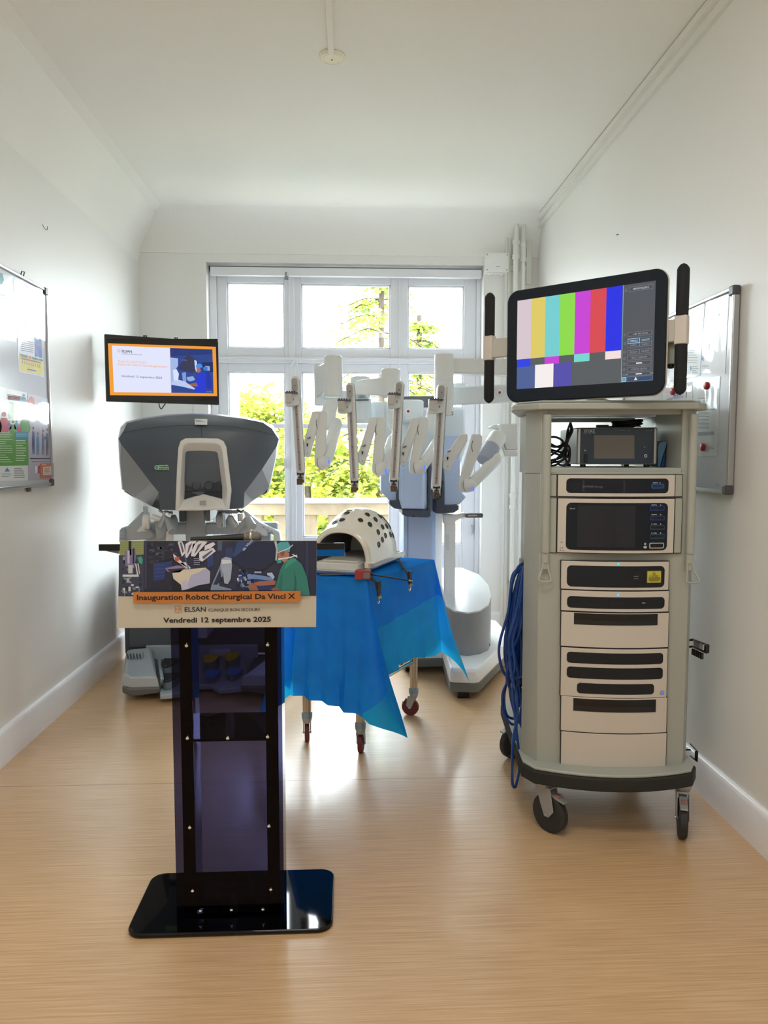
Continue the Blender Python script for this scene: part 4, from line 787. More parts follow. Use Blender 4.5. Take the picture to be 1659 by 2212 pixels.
F.z(1060, 1450, 3.318)
o = panel('storage_drawer', 160, 405, 497, 1246); recess(o, 578, 170, 1160, 258)
panel('storage_drawer', 412, 645, 497, 1242)
# label: the frame of D5 / D6 keeps its own gap lines
def caster(parent, top, r, w, yaw, tr=.045, wheel='#2a2a2c', hub='#8c8e90', fork=None, name='caster', lever=True, z0=0.0):
    """swivel caster whose mount is at top; the wheel touches z0"""
    fm = fork or mat('#9b9ea0', .35, .3); t = Vector(top); MY = Matrix.Translation((t.x, t.y, 0)) @ Matrix.Rotation(yaw, 4, 'Z'); c = Vector((tr, 0, z0 + r))
    m = MB(MY); m.lathe((0, 0, t.z), (0, 0, -1), [(0, w * 1.1), (.008, w * 1.15), (.018, w), (.026, w * .9)], fm)
    for s_ in (-1, 1):
        y = s_ * (w * .5 + .006); zt = t.z - .022
        m.prism([(-w * .9, y - .002, zt), (w * 1.3, y - .002, zt), (c.x + r * .42, y - .002, c.z + r * .25), (c.x + r * .12, y - .002, c.z - r * .14), (c.x - r * .16, y - .002, c.z - r * .14), (c.x - r * .42, y - .002, c.z + r * .5)], (0, .004, 0), fm)
    m.box(-w * .9, w * 1.3, -w * .5 - .007, w * .5 + .007, t.z - .028, t.z - .02, fm)
    o = m.build(name, parent, bevel=.0015)
    g = MB(MY); n = 36; prof = [(-w * .5, r * .80), (-w * .5, r * .93), (-w * .38, r), (w * .38, r), (w * .5, r * .93), (w * .5, r * .80)]
    g.lathe((c.x, 0, c.z), (0, 1, 0), prof, mat(wheel, .6), n); g.lathe((c.x, 0, c.z), (0, 1, 0), [(-w * .44, .001), (-w * .44, r * .28), (-w * .46, r * .3), (-w * .40, r * .62), (-w * .47, r * .66), (-w * .47, r * .82), (w * .47, r * .82), (w * .47, r * .66), (w * .40, r * .62), (w * .46, r * .3), (w * .44, r * .28), (w * .44, .001)], mat(hub, .45), n); g.build('wheel', o)
    g = MB(MY); g.cyl((c.x, -w * .5 - .011, c.z), (c.x, w * .5 + .011, c.z), .006, .006, CHR, 12); g.build('axle', o)
    if lever: g = MB(MY); g.prism([(w * .2, -w * .45, t.z - .03), (c.x + r * .65, -w * .45, t.z - .052), (c.x + r * .95, -w * .45, t.z - .058), (c.x + r * .95, -w * .45, t.z - .064), (c.x + r * .6, -w * .45, t.z - .060), (w * .2, -w * .45, t.z - .045)], (0, w * .9, 0), fm); g.box(c.x + r * .35, c.x + r * .62, -w * .3, w * .3, t.z - .05, t.z - .040, mat('#a06a64', .5)); g.build('brake_lever', o, bevel=.001)
    return o
for x, y, yaw in ((-.253, -.02, -52), (.250, -.035, -110), (-.262, .655, -150), (.235, .655, -60)):
    p = CM @ Vector((x, y, .194)); caster(ct, p, .072, .030, radians(yaw), .026)
# side brackets on the right flank
m = MB(); q = lambda x, y, Y: W(1440 + x / 6.146, 1340 + y / 6.146, Y)
for s_, e_ in (((343, 250, 2.86), (548, 330, 2.74)), ((343, 345, 2.86), (530, 430, 2.74))): m.tube([q(*s_), q(*e_)], .0045, BK)
m.tube([q(535, 325, 2.74), q(530, 428, 2.74)], .010, BK)
for yy in (260, 350): a = q(343, yy, 2.86); m.tube([a, (CM @ Vector((.285, .22, a.z)))], .0045, BK)
if 1: m.box(*sorted((q(340, 300, 2.86).x, q(480, 300, 2.8).x)), 2.80, 2.85, q(400, 385, 2.8).z, q(400, 290, 2.8).z, mat('#8b8d88', .5)); m.build('cable_bracket', ct)
m = MB()
for i in range(5): m.tube([q(355 + i * 28, 380 + i * 14, 2.84 - i * .02), q(352 + i * 28, 455 + i * 14, 2.84 - i * .02)], .007, BK)
m.build('vent_clip', ct)
m = MB(); a = q(318, 1720, 2.78); m.tube([a, CM @ Vector((.285, .15, a.z))], .0035, BK); m.tube([q(318, 1640, 2.78), q(408, 1740, 2.70), q(404, 1870, 2.70), q(318, 1800, 2.78)], .0035, BK); m.tube([q(385, 1740, 2.71), q(385, 1860, 2.71)], .0035, BK); m.build('cord_bracket', ct)
# cable hook on the left flank
m = MB(); p = W(1127, 1212, 3.02); m.tube([p + Vector((.12, 0, .0)), p + Vector((.0, 0, .0))], .012, GRND); m.box(p.x - .010, p.x + .012, p.y - .012, p.y + .012, p.z - .10, p.z + .012, GRND); m.build('cable_hanger', ct, bevel=.004)

# ---- things in the open niche
EM = CM @ Matrix.Translation((0, .13, 0)); F = Face(EM, (1150, 860, 4.74)); SZ = 1.3575
gen = thing('electrosurgical_unit', 'dark blue electronic unit with grey screen on the top cart shelf', 'medical device', EM @ Vector((-.02, .15, SZ)))
x0, x1, z0, z1 = F.r(457, 300, 1280, 695); zb = SZ + .010
m = MB(EM); m.box(x0, x1, 0, .33, zb, z1, mat('#b8b9b6', .3, .6)); m.build('housing', gen, bevel=.005)
m = MB(EM)
for xx in (x0 + .03, x1 - .03):
    for yy in (.03, .30): m.cyl((xx, yy, SZ), (xx, yy, zb + .002), .011, .011, BK, 16)
m.build('feet', gen)
m = MB(EM); fx0, fx1, _, _ = F.r(490, 300, 1245, 690); m.box(fx0, fx1, -.003, .004, zb + .004, z1 - .004, mat('#26384a', .35)); fpn = m.build('front_panel', gen, bevel=.002)
m = MB(EM); frect(m, F, 628, 380, 1042, 620, .0042, mat('#6d6964', .2)); m.build('display', fpn)
m = MB(EM); ftext(m, F, 'STORZ', 528, 638, 352, 30, .0038, ink('#a9b4be'), .03); ftext(m, F, '~18', 515, 652, 364, 7, .0038, ink('#8a96a2')); ftext(m, F, '~12', 880, 1000, 336, 9, .0038, ink('#5a6a78')); ftext(m, F, '~7', 1165, 1230, 336, 9, .0038, ink('#7a8894'))
fpoly(m, F, [(532, 526), (550, 536), (532, 546)], .0038, ink('#b9c2c8')); fpoly(m, F, [(1140, 498), (1154, 498), (1147, 510)], .0038, ink('#b9c2c8')); m.build('markings', fpn, smooth=False)
m = MB(EM); a = F.r(525, 575, 560, 660); m.box(a[0], a[1], -.007, 0, a[2], a[3], BK); m.build('power_switch', fpn, bevel=.0015)
c = F.p(1155, 592); m = MB(EM); m.lathe((c.x, -.003, c.z), (0, -1, 0), [(0, .0068), (.006, .0068), (.0065, .005), (.002, .0045), (.001, .001)], CHR, 24); m.lathe((c.x, -.0045, c.z), (0, -1, 0), [(0, .0022), (.003, .0022), (.0032, .0005)], BK, 12); m.build('connector', fpn)
# loop of black cable on top of the unit
rr = random.Random(5); m = MB(EM); cc = F.p(985, 240, .12); topz = z1
pts = []
for i in range(150):
    a = i * .42; R1 = .050 + .006 * sin(i * .37); pts.append((cc.x + R1 * cos(a) * 1.05, .14 + .055 * sin(a), topz + .004 + .018 * abs(sin(i * .045)) + .006 * sin(a + i * .02) * (1 if i > 50 else .2) + .006))
m.tube(smooth_path(pts, 3), .0032, mat('#121213', .5), 7); m.tube(smooth_path([(cc.x - .05, .10, topz + .008), (cc.x - .08, .07, topz + .005), (cc.x - .11, .06, topz + .005)]), .003, mat('#121213', .5), 7); m.box(cc.x - .14, cc.x - .095, .052, .068, topz, topz + .012, mat('#121213', .5))
tag(m.build('coiled_cable'), 'thin black coiled cable lying on top of the dark blue electronic unit', 'cable')
# thicker black cable heap left of the unit
m = MB(EM); F.zm = (1150, 860, 4.74); P = lambda x, y, d: (lambda v: (max(-.252, v.x), d, max(SZ + .0065, v.z)))(F.p(x, y, d))
strands = [[(390, 250, .02), (362, 330, .02), (350, 420, .04), (330, 520, .05), (250, 620, .06), (170, 690, .05)], [(390, 250, .02), (408, 330, .01), (380, 400, .0), (350, 470, .0), (300, 600, .02), (180, 640, .03)],
 [(170, 398, .03), (250, 402, .03), (310, 440, .03), (300, 480, .04), (230, 500, .05), (168, 480, .05)], [(170, 460, .05), (260, 500, .05), (350, 480, .05), (382, 520, .04), (380, 620, .03), (340, 690, .02), (300, 705, .01)],
 [(168, 540, .02), (240, 570, .02), (320, 600, .02), (350, 660, .02), (310, 700, .02), (250, 670, .02)], [(168, 600, .06), (230, 560, .05), (300, 500, .03), (360, 420, .02), (395, 340, .02), (388, 260, .02)],
 [(168, 700, .03), (230, 690, .02), (300, 640, .02), (360, 600, .02), (380, 640, .01), (330, 690, .0), (290, 700, .0)], [(168, 520, .08), (230, 540, .08), (300, 560, .06), (350, 600, .05), (372, 560, .04), (340, 500, .04), (300, 470, .04)],
 [(168, 660, .09), (260, 650, .08), (330, 620, .06), (345, 540, .05), (360, 440, .04), (372, 330, .03)]]
for s_ in strands: m.tube(smooth_path([P(*p) for p in s_], 6), .0042, mat('#141415', .5), 8)
tag(m.build('cable_heap'), 'thick black cable heaped on the shelf left of the dark blue electronic unit', 'cable')
# folded blue wipes / pouches at the right of the shelf
def pouch(pts, d, hexc, label):
    m = MB(EM); q = [F.p(x, y, d) for x, y in pts]; n = len(q); m.prism([(min(v.x, .220), d, max(v.z, SZ + .001)) for v in q], (0, .10, 0), mat(hexc, .5, 0, 0, .12, .4, 25)); tag(m.build('folded_drape', bevel=.002), label, 'folded drape', None)
pouch([(1286, 714), (1282, 500), (1300, 462), (1345, 440), (1412, 440), (1370, 500), (1335, 600), (1310, 718)], .02, '#5f87a6', 'pale blue folded drape standing directly against the dark blue unit')
pouch([(1315, 718), (1340, 600), (1375, 502), (1420, 440), (1440, 432), (1405, 520), (1378, 620), (1352, 718)], .03, '#1f4a86', 'dark blue folded drape standing second from the unit on the shelf')
pouch([(1357, 718), (1383, 620), (1410, 520), (1444, 436), (1462, 432), (1452, 560), (1432, 718)], .04, '#41719a', 'mid blue folded drape leaning at the right end of the shelf')

# ------------------------------------------------------------------ blue cable hanging beside the cart
BC = mat('#123f86', .32, 0, 0, .08); m = MB(); Z4 = lambda x, y, Y: W(1040 + x / 4.255, 1200 + y / 4.255, Y)
rr = random.Random(21)
cs = [[(395, 60), (330, 120), (270, 300), (245, 520), (170, 800), (170, 960), (225, 1100), (330, 1130), (400, 1110)],
 [(395, 70), (340, 200), (300, 420), (230, 700), (215, 900), (245, 1130), (195, 1270), (205, 1440), (280, 1550), (350, 1520)],
 [(395, 90), (320, 300), (280, 500), (215, 760), (235, 950), (240, 1120), (205, 1300), (230, 1460), (300, 1500), (390, 1480)],
 [(398, 100), (350, 330), (310, 560), (250, 760), (260, 960), (285, 1150), (330, 1300), (320, 1520), (290, 1700), (285, 2060), (300, 2130), (325, 2080), (350, 1900), (320, 1640), (300, 1400)],
 [(398, 80), (300, 200), (262, 420), (240, 640), (225, 880), (250, 1130), (270, 1300), (310, 1480), (315, 1620)],
 [(398, 140), (360, 380), (330, 600), (285, 800), (310, 990), (285, 1150), (290, 1340), (320, 1520), (310, 1700)],
 [(398, 200), (370, 440), (345, 640), (310, 760), (325, 900), (280, 1050), (300, 1250), (330, 1480)],
 [(398, 260), (380, 500), (350, 700), (290, 860), (250, 1000), (235, 1130), (270, 1250), (300, 1420)],
 [(400, 330), (385, 560), (360, 760), (345, 960), (310, 1080), (300, 1260), (310, 1500)], [(400, 420), (390, 640), (372, 830), (372, 1030), (330, 1200), (315, 1400)],
 [(398, 640), (345, 690), (310, 640), (320, 560), (370, 380)], [(400, 1000), (340, 1010), (300, 1090), (330, 1260), (320, 1480)], [(400, 1180), (380, 1330), (350, 1500), (385, 1600), (400, 1610)], [(398, 1240), (390, 1420), (365, 1560), (395, 1600)],
 [(395, 70), (290, 170), (262, 330), (250, 560), (262, 800), (285, 1000), (250, 1110), (280, 1170)], [(400, 560), (395, 760), (385, 950), (390, 1090), (335, 1130)]]
for i, s_ in enumerate(cs):
    Yc = 2.93 + .13 * rr.random() if i not in (3, 5) else 2.80; m.tube(smooth_path([Z4(x + rr.uniform(-4, 4), y, Yc + rr.uniform(-.015, .015)) for x, y in s_], 6), .0058, BC, 8)
for i in range(16):
    u = i / 15; Yc = 2.95 + .10 * rr.random(); xt = 340 + 62 * u; xm = 255 + 140 * u
    m.tube(smooth_path([Z4(395, 60 + 30 * rr.random(), Yc), Z4(xt - 20, 260, Yc), Z4(xm, 520 + 60 * rr.random(), Yc), Z4(xm + rr.uniform(-10, 20), 900 + rr.uniform(-100, 160), Yc), Z4(330 + 50 * rr.random(), 1150 + 300 * rr.random(), Yc)], 6), .0058, BC, 8)
tag(m.build('coiled_fibre_cable'), 'long blue cable hanging in loops down the left side of the cart', 'cable')

# ------------------------------------------------------------------ monitor with grab handles
MM = frame((.617, 2.90, 0), (.448, -.40, 0)); F = Face(MM, (1080, 570, 3.95))
mo = thing('touchscreen_monitor', 'black bezelled monitor showing vertical colour bars above the tall cart', 'monitor', MM @ Vector((.3, .05, 1.6)))
x0 = F.p(58, 700).x; x1 = F.p(1416, 600).x; z1 = F.p(700, 145).z; z0 = F.p(700, 1148).z
zt = (F.p(300, 196).z + F.p(1200, 66).z) / 2; zb_ = (F.p(300, 1172).z + F.p(1200, 1125).z) / 2
m = MB(MM); m.prism([(q.x, 0, q.z) for q in rrect(x0, x1, zb_, zt, .045, n=8)], (0, .012, 0), mat('#0a1724', .14, 0, 0, 0, 0, 10, .3)); bz = m.build('bezel', mo, bevel=.004)
m = MB(MM); m.hull([(q.x, .012, q.z) for q in rrect(x0 - .004, x1 + .004, zb_ - .004, zt + .004, .048, n=8)], [(q.x, .05, q.z) for q in rrect(x0 + .01, x1 - .01, zb_ + .01, zt - .01, .05, n=8)], IVO); m.build('rear_shell', mo, bevel=.004)
sx0, sx1 = F.p(148, 700).x, F.p(1318, 600).x; sz1 = (F.p(148, 315).z + F.p(1320, 145).z) / 2; sz0 = (F.p(150, 1065).z + F.p(1315, 1000).z) / 2
def SP(u, v): return (sx0 + (sx1 - sx0) * u, sz1 - (sz1 - sz0) * v)
m = MB(MM)
def SR(u0, v0, u1, v1, mt, k=1): a, b_ = SP(u0, v0); c, d = SP(u1, v1); o_ = -.0006 - k * .00025; m.face([(a, o_, b_), (c, o_, b_), (c, o_, d), (a, o_, d)], mt)
ub = (F.p(1040, 600).x - sx0) / (sx1 - sx0); E_ = .92
SR(0, 0, 1, 1, glow('#555a5e', E_), 0); edges = [(F.p(x, 500).x - sx0) / (sx1 - sx0) for x in (148, 267, 387, 511, 639, 771, 905, 1040)]
for i, h in enumerate(('#dccbd3', '#e3cf66', '#74d3d6', '#8ee048', '#cc3cda', '#dd434e', '#0a22ec')): SR(edges[i], 0, edges[i + 1], .664, glow(h, E_))
SR(edges[0] + .004, .664, edges[1], .752, glow('#1c3ce8', E_), 2); SR(edges[2], .664, edges[3], .748, glow('#cc3cda', E_), 2); SR(edges[4], .664, edges[5], .748, glow('#76dcd2', E_), 2); SR(edges[6], .664, edges[7], .748, glow('#fbe6e4', E_), 2)
e3 = [(F.p(x, 950).x - sx0) / (sx1 - sx0) for x in (150, 300, 457, 613)]
SR(.0, .752, e3[1], 1, glow('#4a5f98', E_), 2); SR(e3[1], .742, e3[2], 1, glow('#fbf4f2', E_), 3); SR(e3[2], .742, e3[3], 1, glow('#514aae', E_), 2)
us = (F.p(1044, 600).x - sx0) / (sx1 - sx0)
SR(us, 0, us + .003, 1, glow('#8fd6e0', .8), 4); SR(us + .003, 0, 1, 1, glow('#4e535c', .9), 2); SR(us + .03, .92, 1, .926, glow('#8fd6e0', .7), 4)
mid = us + .04; r2 = .985
def btn(v0, v1, u0=mid, u1=r2, c='#7d8088', fill='#454a54', tx=None, tc='#a5a9b0'):
    SR(u0, v0, u1, v1, glow(c, .9), 4); SR(u0 + .0025, v0 + .004, u1 - .0025, v1 - .004, glow(fill, .9), 5)
    if tx: a, b_ = SP((u0 + u1) / 2, v1 - (v1 - v0) * .3); m.text(tx, (a, -.0022, b_), (1, 0, 0), (0, 0, 1), glow(tc, .9), h=(v1 - v0) * .38 * (sz1 - sz0), w=(u1 - u0) * .66 * (sx1 - sx0), align='C')
btn(.03, .078, tx='MESSAGES MASQUÉS (1)', tc='#d8ecf2'); btn(.49, .535, tx='~18'); mm_ = (mid + r2) / 2
btn(.556, .606, mid, mm_, '#cfe8f4', '#2f5c8c', 'CONSOLE', '#e8f4fa'); btn(.556, .606, mm_, r2, '#5f7f94', '#3a4c5c', 'ENDOSCOPE', '#c8e4f0'); btn(.606, .645, mid, mm_, tx='TILEPRO 1'); btn(.606, .645, mm_, r2, tx='TILEPRO 2'); btn(.672, .716, mid, mm_, tx='OEIL GAUCHE'); btn(.672, .716, mm_, r2, tx='OEIL DROIT'); btn(.732, .776, tx='FIREFLY : DESACTIVE')
btn(.79, .833); SR(mm_ - .02, .806, mm_ + .02, .818, glow('#f4e4e2', .95), 6); btn(.85, .892, tx='ILLUMINATION : DESACTIVEE'); btn(.905, .94); SR(mm_ - .02, .916, mm_ + .02, .928, glow('#f4e4e2', .95), 6); btn(.945, .995, us + .038, .995, '#5a7fa6', '#2f4870'); btn(.945, .995, us + .006, us + .034, '#c9e6ee', '#5fa4bc')
a, b_ = SP(mm_ - .02, .985); m.face([(a - .006, -.0026, b_), (a + .006, -.0026, b_), (a, -.0026, b_ + .012)], glow('#f6dfa0', .95))
for v in (.06, .51, .60, .69, .755, .812, .87, .922): a, b_ = SP(us + .02, v); m.face([(a + .0045 * cos(t_ * pi / 4), -.0024, b_ + .0045 * sin(t_ * pi / 4)) for t_ in range(8)], glow('#7d818a', .9)); m.face([(a + .003 * cos(t_ * pi / 4), -.0028, b_ + .003 * sin(t_ * pi / 4)) for t_ in range(8)], glow('#4e535c', .9))
m.build('display', bz, smooth=False)
def handle(xpx, y0, yb0, yb1, y1, yl, xa, xb, ya0, ya1, side):
    F.zm = (0, 0, 1); FO = mat('#17191c', .8, 0, 0, .08, .3, 120); top = F.p(xpx, y0, yl); b0 = F.p(xpx, yb0, yl); b1 = F.p(xpx, yb1, yl); bt_ = F.p(xpx - (0 if side > 0 else -2), y1, yl); r_ = .0205
    top.x = bt_.x = b0.x
    g = MB(MM); g.prism([(q.x + b0.x, q.z + yl, b1.z) for q in rrect(-.021, .021, -.018, .018, .006)], (0, 0, b0.z - b1.z), mat('#cfc6bc', .4)); p0 = F.p(xa, ya0, yl); p1 = F.p(xb, ya1, yl); g.box(min(p0.x, p1.x), max(p0.x, p1.x), yl - .012, yl + .012, p1.z, p0.z, mat('#c2beb4', .4)); o = g.build('handle_bracket', mo, bevel=.003)
    for a, c in ((b0.z, top.z), (bt_.z, b1.z)):
        g = MB(MM); cap = [(0, .001), (.004, .010), (.012, .017), (.02, r_)]
        if a == b0.z: pr = [(0, r_), (c - a - .02, r_), (c - a - .012, .017), (c - a - .004, .010), (c - a, .001)]
        else: pr = cap + [(c - a, r_)]
        g.lathe((b0.x, yl, a), (0, 0, 1), pr, FO, 22); g.build('foam_grip', o)
handle(1057.5, 632, 726, 779, 871, .05, 1064, 1112, 733, 769, -1); handle(1473.5, 569, 682, 744, 853, .03, 1425, 1464, 694, 738, 1)
g = MB(MM); F.zm = (0, 0, 1); p0 = F.p(1437, 738, .06); p1 = F.p(1461, 786, .06); g.box(p0.x, p1.x, .045, .085, p1.z, p0.z, mat('#9da29a', .5)); g.lathe(((p0.x + p1.x) / 2, .065, p1.z), (0, 0, -1), [(0, .017), (.008, .016), (.014, .008), (.015, .001)], BK, 18); g.build('knuckle', mo, bevel=.002)
m = MB(MM); m.box(.26, .34, .05, .09, 1.70, 1.90, GRN); m.box(.27, .33, .09, .20, 1.74, 1.80, GRN); m.build('arm_mount', mo, bevel=.004)
m = MB(); q = MM @ Vector((.30, .17, 1.77)); m.cyl((q.x, q.y, 1.601), (q.x, q.y, 1.80), .028, .028, GRN); m.lathe((q.x, q.y, 1.6005), (0, 0, 1), [(0, .05), (.012, .05), (.018, .03)], GRN); m.build('post', mo)

def proj(p):
    v = Vector(p) - EYE; d = v.dot(FW); return 829.5 + FPX * v.dot(RT) / d, 1106 - FPX * v.dot(UP) / d
# ------------------------------------------------------------------ instrument table, drape, trainer
C0 = Vector((.079, 3.295, 0)); E1 = Vector((.505, .863, 0)); E2 = Vector((-.863, .505, 0)); L1, L2 = .753, .395
STEEL = mat('#c3b8a6', .25, .85)
tb = thing('instrument_table', 'steel legged table on dark red casters under the blue drape', 'table', C0 + E1 * .37 + E2 * .2)
m = MB(); m.prism([(p.x, p.y, .80) for p in (C0 + E1 * .008 + E2 * .008, C0 + E1 * (L1 - .008) + E2 * .008, C0 + E1 * (L1 - .008) + E2 * (L2 - .008), C0 + E1 * .008 + E2 * (L2 - .008))], (0, 0, .034), STEEL); m.build('tabletop', tb, bevel=.004)
LB = Vector((.051, 3.40, 0)); LA = LB + E2 * .30; LC = LB + E1 * .585; LD = LA + E1 * .585
for p, yaw in ((LA, 95), (LB, 80), (LC, 160), (LD, 100)):
    m = MB(); m.lathe((p.x, p.y, .135), (0, 0, 1), [(0, .021), (.67, .021)], STEEL, 20); m.lathe((p.x, p.y, .12), (0, 0, 1), [(0, .023), (.01, .026), (.028, .026), (.034, .023)], mat('#8aa4b4', .35, .5), 20); lg = m.build('leg', tb)
    caster(lg, (p.x, p.y, .13), .046, .022, radians(yaw), .018, '#6a2b2c', '#5a2628', mat('#a9adb0', .3, .7), 'caster')
m = MB(); m.tube([LA + Vector((0, 0, .30)), LD + Vector((0, 0, .30))], .010, STEEL); m.tube([LB + Vector((0, 0, .30)), LC + Vector((0, 0, .30))], .010, STEEL); m.build('stretcher', tb)

THICK = cloth_mat('drape_double', '#068cff', .42, '#10a0ff'); THIN = cloth_mat('drape_single', '#10b4ff', .68, '#28ccff')
cols = []
def addc(b_, a_, n, D, fl, th, ph): cols.append((C0 + E1 * a_ + E2 * b_, Vector(n).normalized(), D, fl, th, ph))
NF, NR, NB, NL = -E1, -E2, E1, E2
N = 14
def fan(b_, a_, n0, n1, Dm, D0, D1, flm, th0, th1, k=10, pk=None):
    for i in range(k + 1):
        u = i / k; w = 1 - abs(2 * u - 1); ang = u * pi / 2; n = n0 * cos(ang) + n1 * sin(ang)
        if pk: n = n.lerp(Vector(pk), w ** .7).normalized()
        D = D0 + (Dm - D0) * (w ** 1.2) if u < .5 else D1 + (Dm - D1) * (w ** 1.2)
        addc(b_, a_, n, D, .03 + (flm - .03) * w ** .8, th0 + (th1 - th0) * u, 0)
for i in range(1, N): u = i / N; addc(L2 * (1 - u), 0, NF, .575 + .05 * u ** 2, .03, 9, i * 1.1)
fan(0, 0, NF, NR, .72, .62, .52, .175, .60, .30, 10, (.97, -.22, 0))
for i in range(1, 22): u = i / 22; addc(0, L1 * u, NR, .50 - .05 * sin(pi * min(1, u * 1.2)), .035, .24 - .05 * u, i * .8)
fan(0, L1, NR, NB, .70, .50, .42, .20, .19, .25)
for i in range(1, 10): addc(L2 * i / 10, L1, NB, .42, .03, .3, i)
fan(L2, L1, NB, NL, .60, .42, .42, .12, .3, .3)
for i in range(1, 22): u = i / 22; addc(L2, L1 * (1 - u), NL, .42 + .06 * u, .03, .25, i * .9)
fan(L2, 0, NL, NF, .70, .48, .575, .17, .25, .55)
rows = 18; m = MB(); V = []; r = random.Random(4)
for ci, (p, n, D, fl, th, ph) in enumerate(cols):
    tn = Vector((-n.y, n.x, 0)); col = []
    for j in range(rows + 1):
        th_ = th if th < D else D / 2; hr = rows // 2; t = (j / hr * th_ / D) if j <= hr else (th_ + (D - th_) * (j - hr) / (rows - hr)) / D; round_ = .006 * (1 - (1 - min(1, t * 6)) ** 2); o_ = round_ + fl * t ** 1.25 + .013 * t * sin(ph * 1.7) + .006 * t * sin(ph * 4.1 + 2) + .004 * sin(t * 9 + ph) * t
        z = .843 - (0 if j == 0 else D * t * (1 - .04 * fl * t)); q = p + n * o_ + tn * (.008 * t * sin(ph * 2.3 + t * 3)); col.append(Vector((q.x, q.y, z)))
    V.append(col)
nc = len(V); fa, fb = [], []
for i in range(nc):
    for j in range(rows):
        q = (i * (rows + 1) + j, ((i + 1) % nc) * (rows + 1) + j, ((i + 1) % nc) * (rows + 1) + j + 1, i * (rows + 1) + j + 1)
        (fb if j >= rows // 2 and cols[i][4] < cols[i][2] else fa).append(q)
base_v = [v for c in V for v in c]; m.v = base_v; m.mats = [THICK, THIN]; m.f = fa + fb; m.mi = [0] * len(fa) + [1] * len(fb)
rim = [c[0] for c in V]; ctr = C0 + E1 * L1 / 2 + E2 * L2 / 2 + Vector((0, 0, .8445)); k0 = len(m.v); m.v.append(ctr)
for i in range(nc): m.f.append((i * (rows + 1), k0, ((i + 1) % nc) * (rows + 1))); m.mi.append(0)
dr_ = m.build('surgical_drape', ang=60); tag(dr_, 'blue disposable drape hanging in points over the instrument table', 'drape')

TZ = .848; e_ = Vector((.393, .92, 0)).normalized(); lf = Vector((-e_.y, e_.x, 0)); O_ = G(800, 1219, TZ + .038); O_.z = TZ + .038
Wd = .315; CRE = mat('#e6e1d3', .18, 0, 0, .02, .02, 30, .5, .3); TRY = mat('#cdd3da', .28, 0, 0, .02); INN = mat('#5f6064', .6)
ts = [0, .02, .06, .12, .19, .26, .33, .39, .43, .455, .468]; hs = [.168, .175, .190, .222, .246, .250, .232, .195, .145, .08, .015]; ws = [.157, .158, .159, .162, .165, .165, .161, .152, .138, .115, .08]
_tp = smooth_path([(t, h, w) for t, h, w in zip(ts, hs, ws)], 6); ts, hs, ws = [p.x for p in _tp], [p.y for p in _tp], [p.z for p in _tp]
def itp(x, X_, Y_):
    for i in range(len(X_) - 1):
        if x <= X_[i + 1]: u = (x - X_[i]) / (X_[i + 1] - X_[i]); return Y_[i] + (Y_[i + 1] - Y_[i]) * u
    return Y_[-1]
def dome(t, a, dw=0, dh=0):
    w = itp(t, ts, ws) - dw; h = itp(t, ts, hs) - dh; ca, sa = cos(a), sin(a)
    return O_ + e_ * t + lf * (Wd / 2) - lf * (w * (abs(ca) ** .86) * (1 if ca >= 0 else -1)) + Vector((0, 0, max(h, .003) * (sa ** .86 if sa > 0 else 0)))
trn = thing('abdomen_trainer', 'cream domed abdomen trainer with black port holes on the blue draped table', 'training model', O_ + e_ * .2 + lf * .15)
NA = 30; rings = []
tt = [.468, .462, .455, .445, .43, .41, .39, .36, .33, .295, .26, .225, .19, .155, .12, .09, .06, .04, .02, .008]
for t in tt: rings.append([dome(t, pi * i / NA) for i in range(NA + 1)])
rings.append([dome(0, pi * i / NA, .003, .003) for i in range(NA + 1)]); rings.append([dome(0, pi * i / NA, .020, .020) - e_ * .004 for i in range(NA + 1)]); rings.append([dome(.004, pi * i / NA, .027, .026) for i in range(NA + 1)])
m = MB(); m.loft(rings, CRE, cap=False, closed=False); m.loft([[dome(t, pi * i / NA, .027, .026) for i in range(NA + 1)] for t in (.004, .06, .12, .2, .28, .36, .41)], INN, cap=False, closed=False)
dm = m.build('shell', trn, ang=50)
M_ = Matrix(((e_.x, lf.x, 0, O_.x), (e_.y, lf.y, 0, O_.y), (0, 0, 1, O_.z), (0, 0, 0, 1)))
m = MB(M_); 
for y0, y1 in ((-.012, .008), (Wd - .008, Wd + .012)): m.box(-.012, .475, y0, y1, -.020, .008, CRE)
m.box(-.012, .012, -.012, .026, -.020, .010, CRE); m.box(-.012, .012, Wd - .026, Wd + .012, -.020, .010, CRE); m.box(.46, .478, -.012, Wd + .012, -.02, .008, CRE); m.build('flange', trn, bevel=.003)
m = MB(M_); pa = [(q.x, q.z, -.020) for q in rrect(-.135, .47, -.004, Wd + .004, .04)]; pb = [(.17 + (x - .17) * .95, .157 + (y - .157) * .9, -.0375) for x, y, z in pa]; pi_ = [(.17 + (x - .17) * .97, .157 + (y - .157) * .94, -.020) for x, y, z in pa]; pj = [(x, y, -.030) for x, y, z in pi_]
m.loft([pb, pa, pi_, pj], TRY); m.build('base_tray', trn, ang=50)
m = MB(M_); m.prism([(q.x, q.z, -.030) for q in rrect(-.055, .40, .045, Wd - .045, .02)], (0, 0, .036), mat('#d9d6cc', .5)); m.prism([(q.x, q.z, .004) for q in rrect(-.01, .39, .06, Wd - .06, .02)], (0, 0, .008), mat('#d9d6cc', .5)); m.build('inner_pad', trn, bevel=.006)
grid = [(t / 100, a) for t in range(1, 46) for a in [pi * i / 60 for i in range(3, 58)]]; gp = [(proj(dome(t, a)), t, a) for t, a in grid]
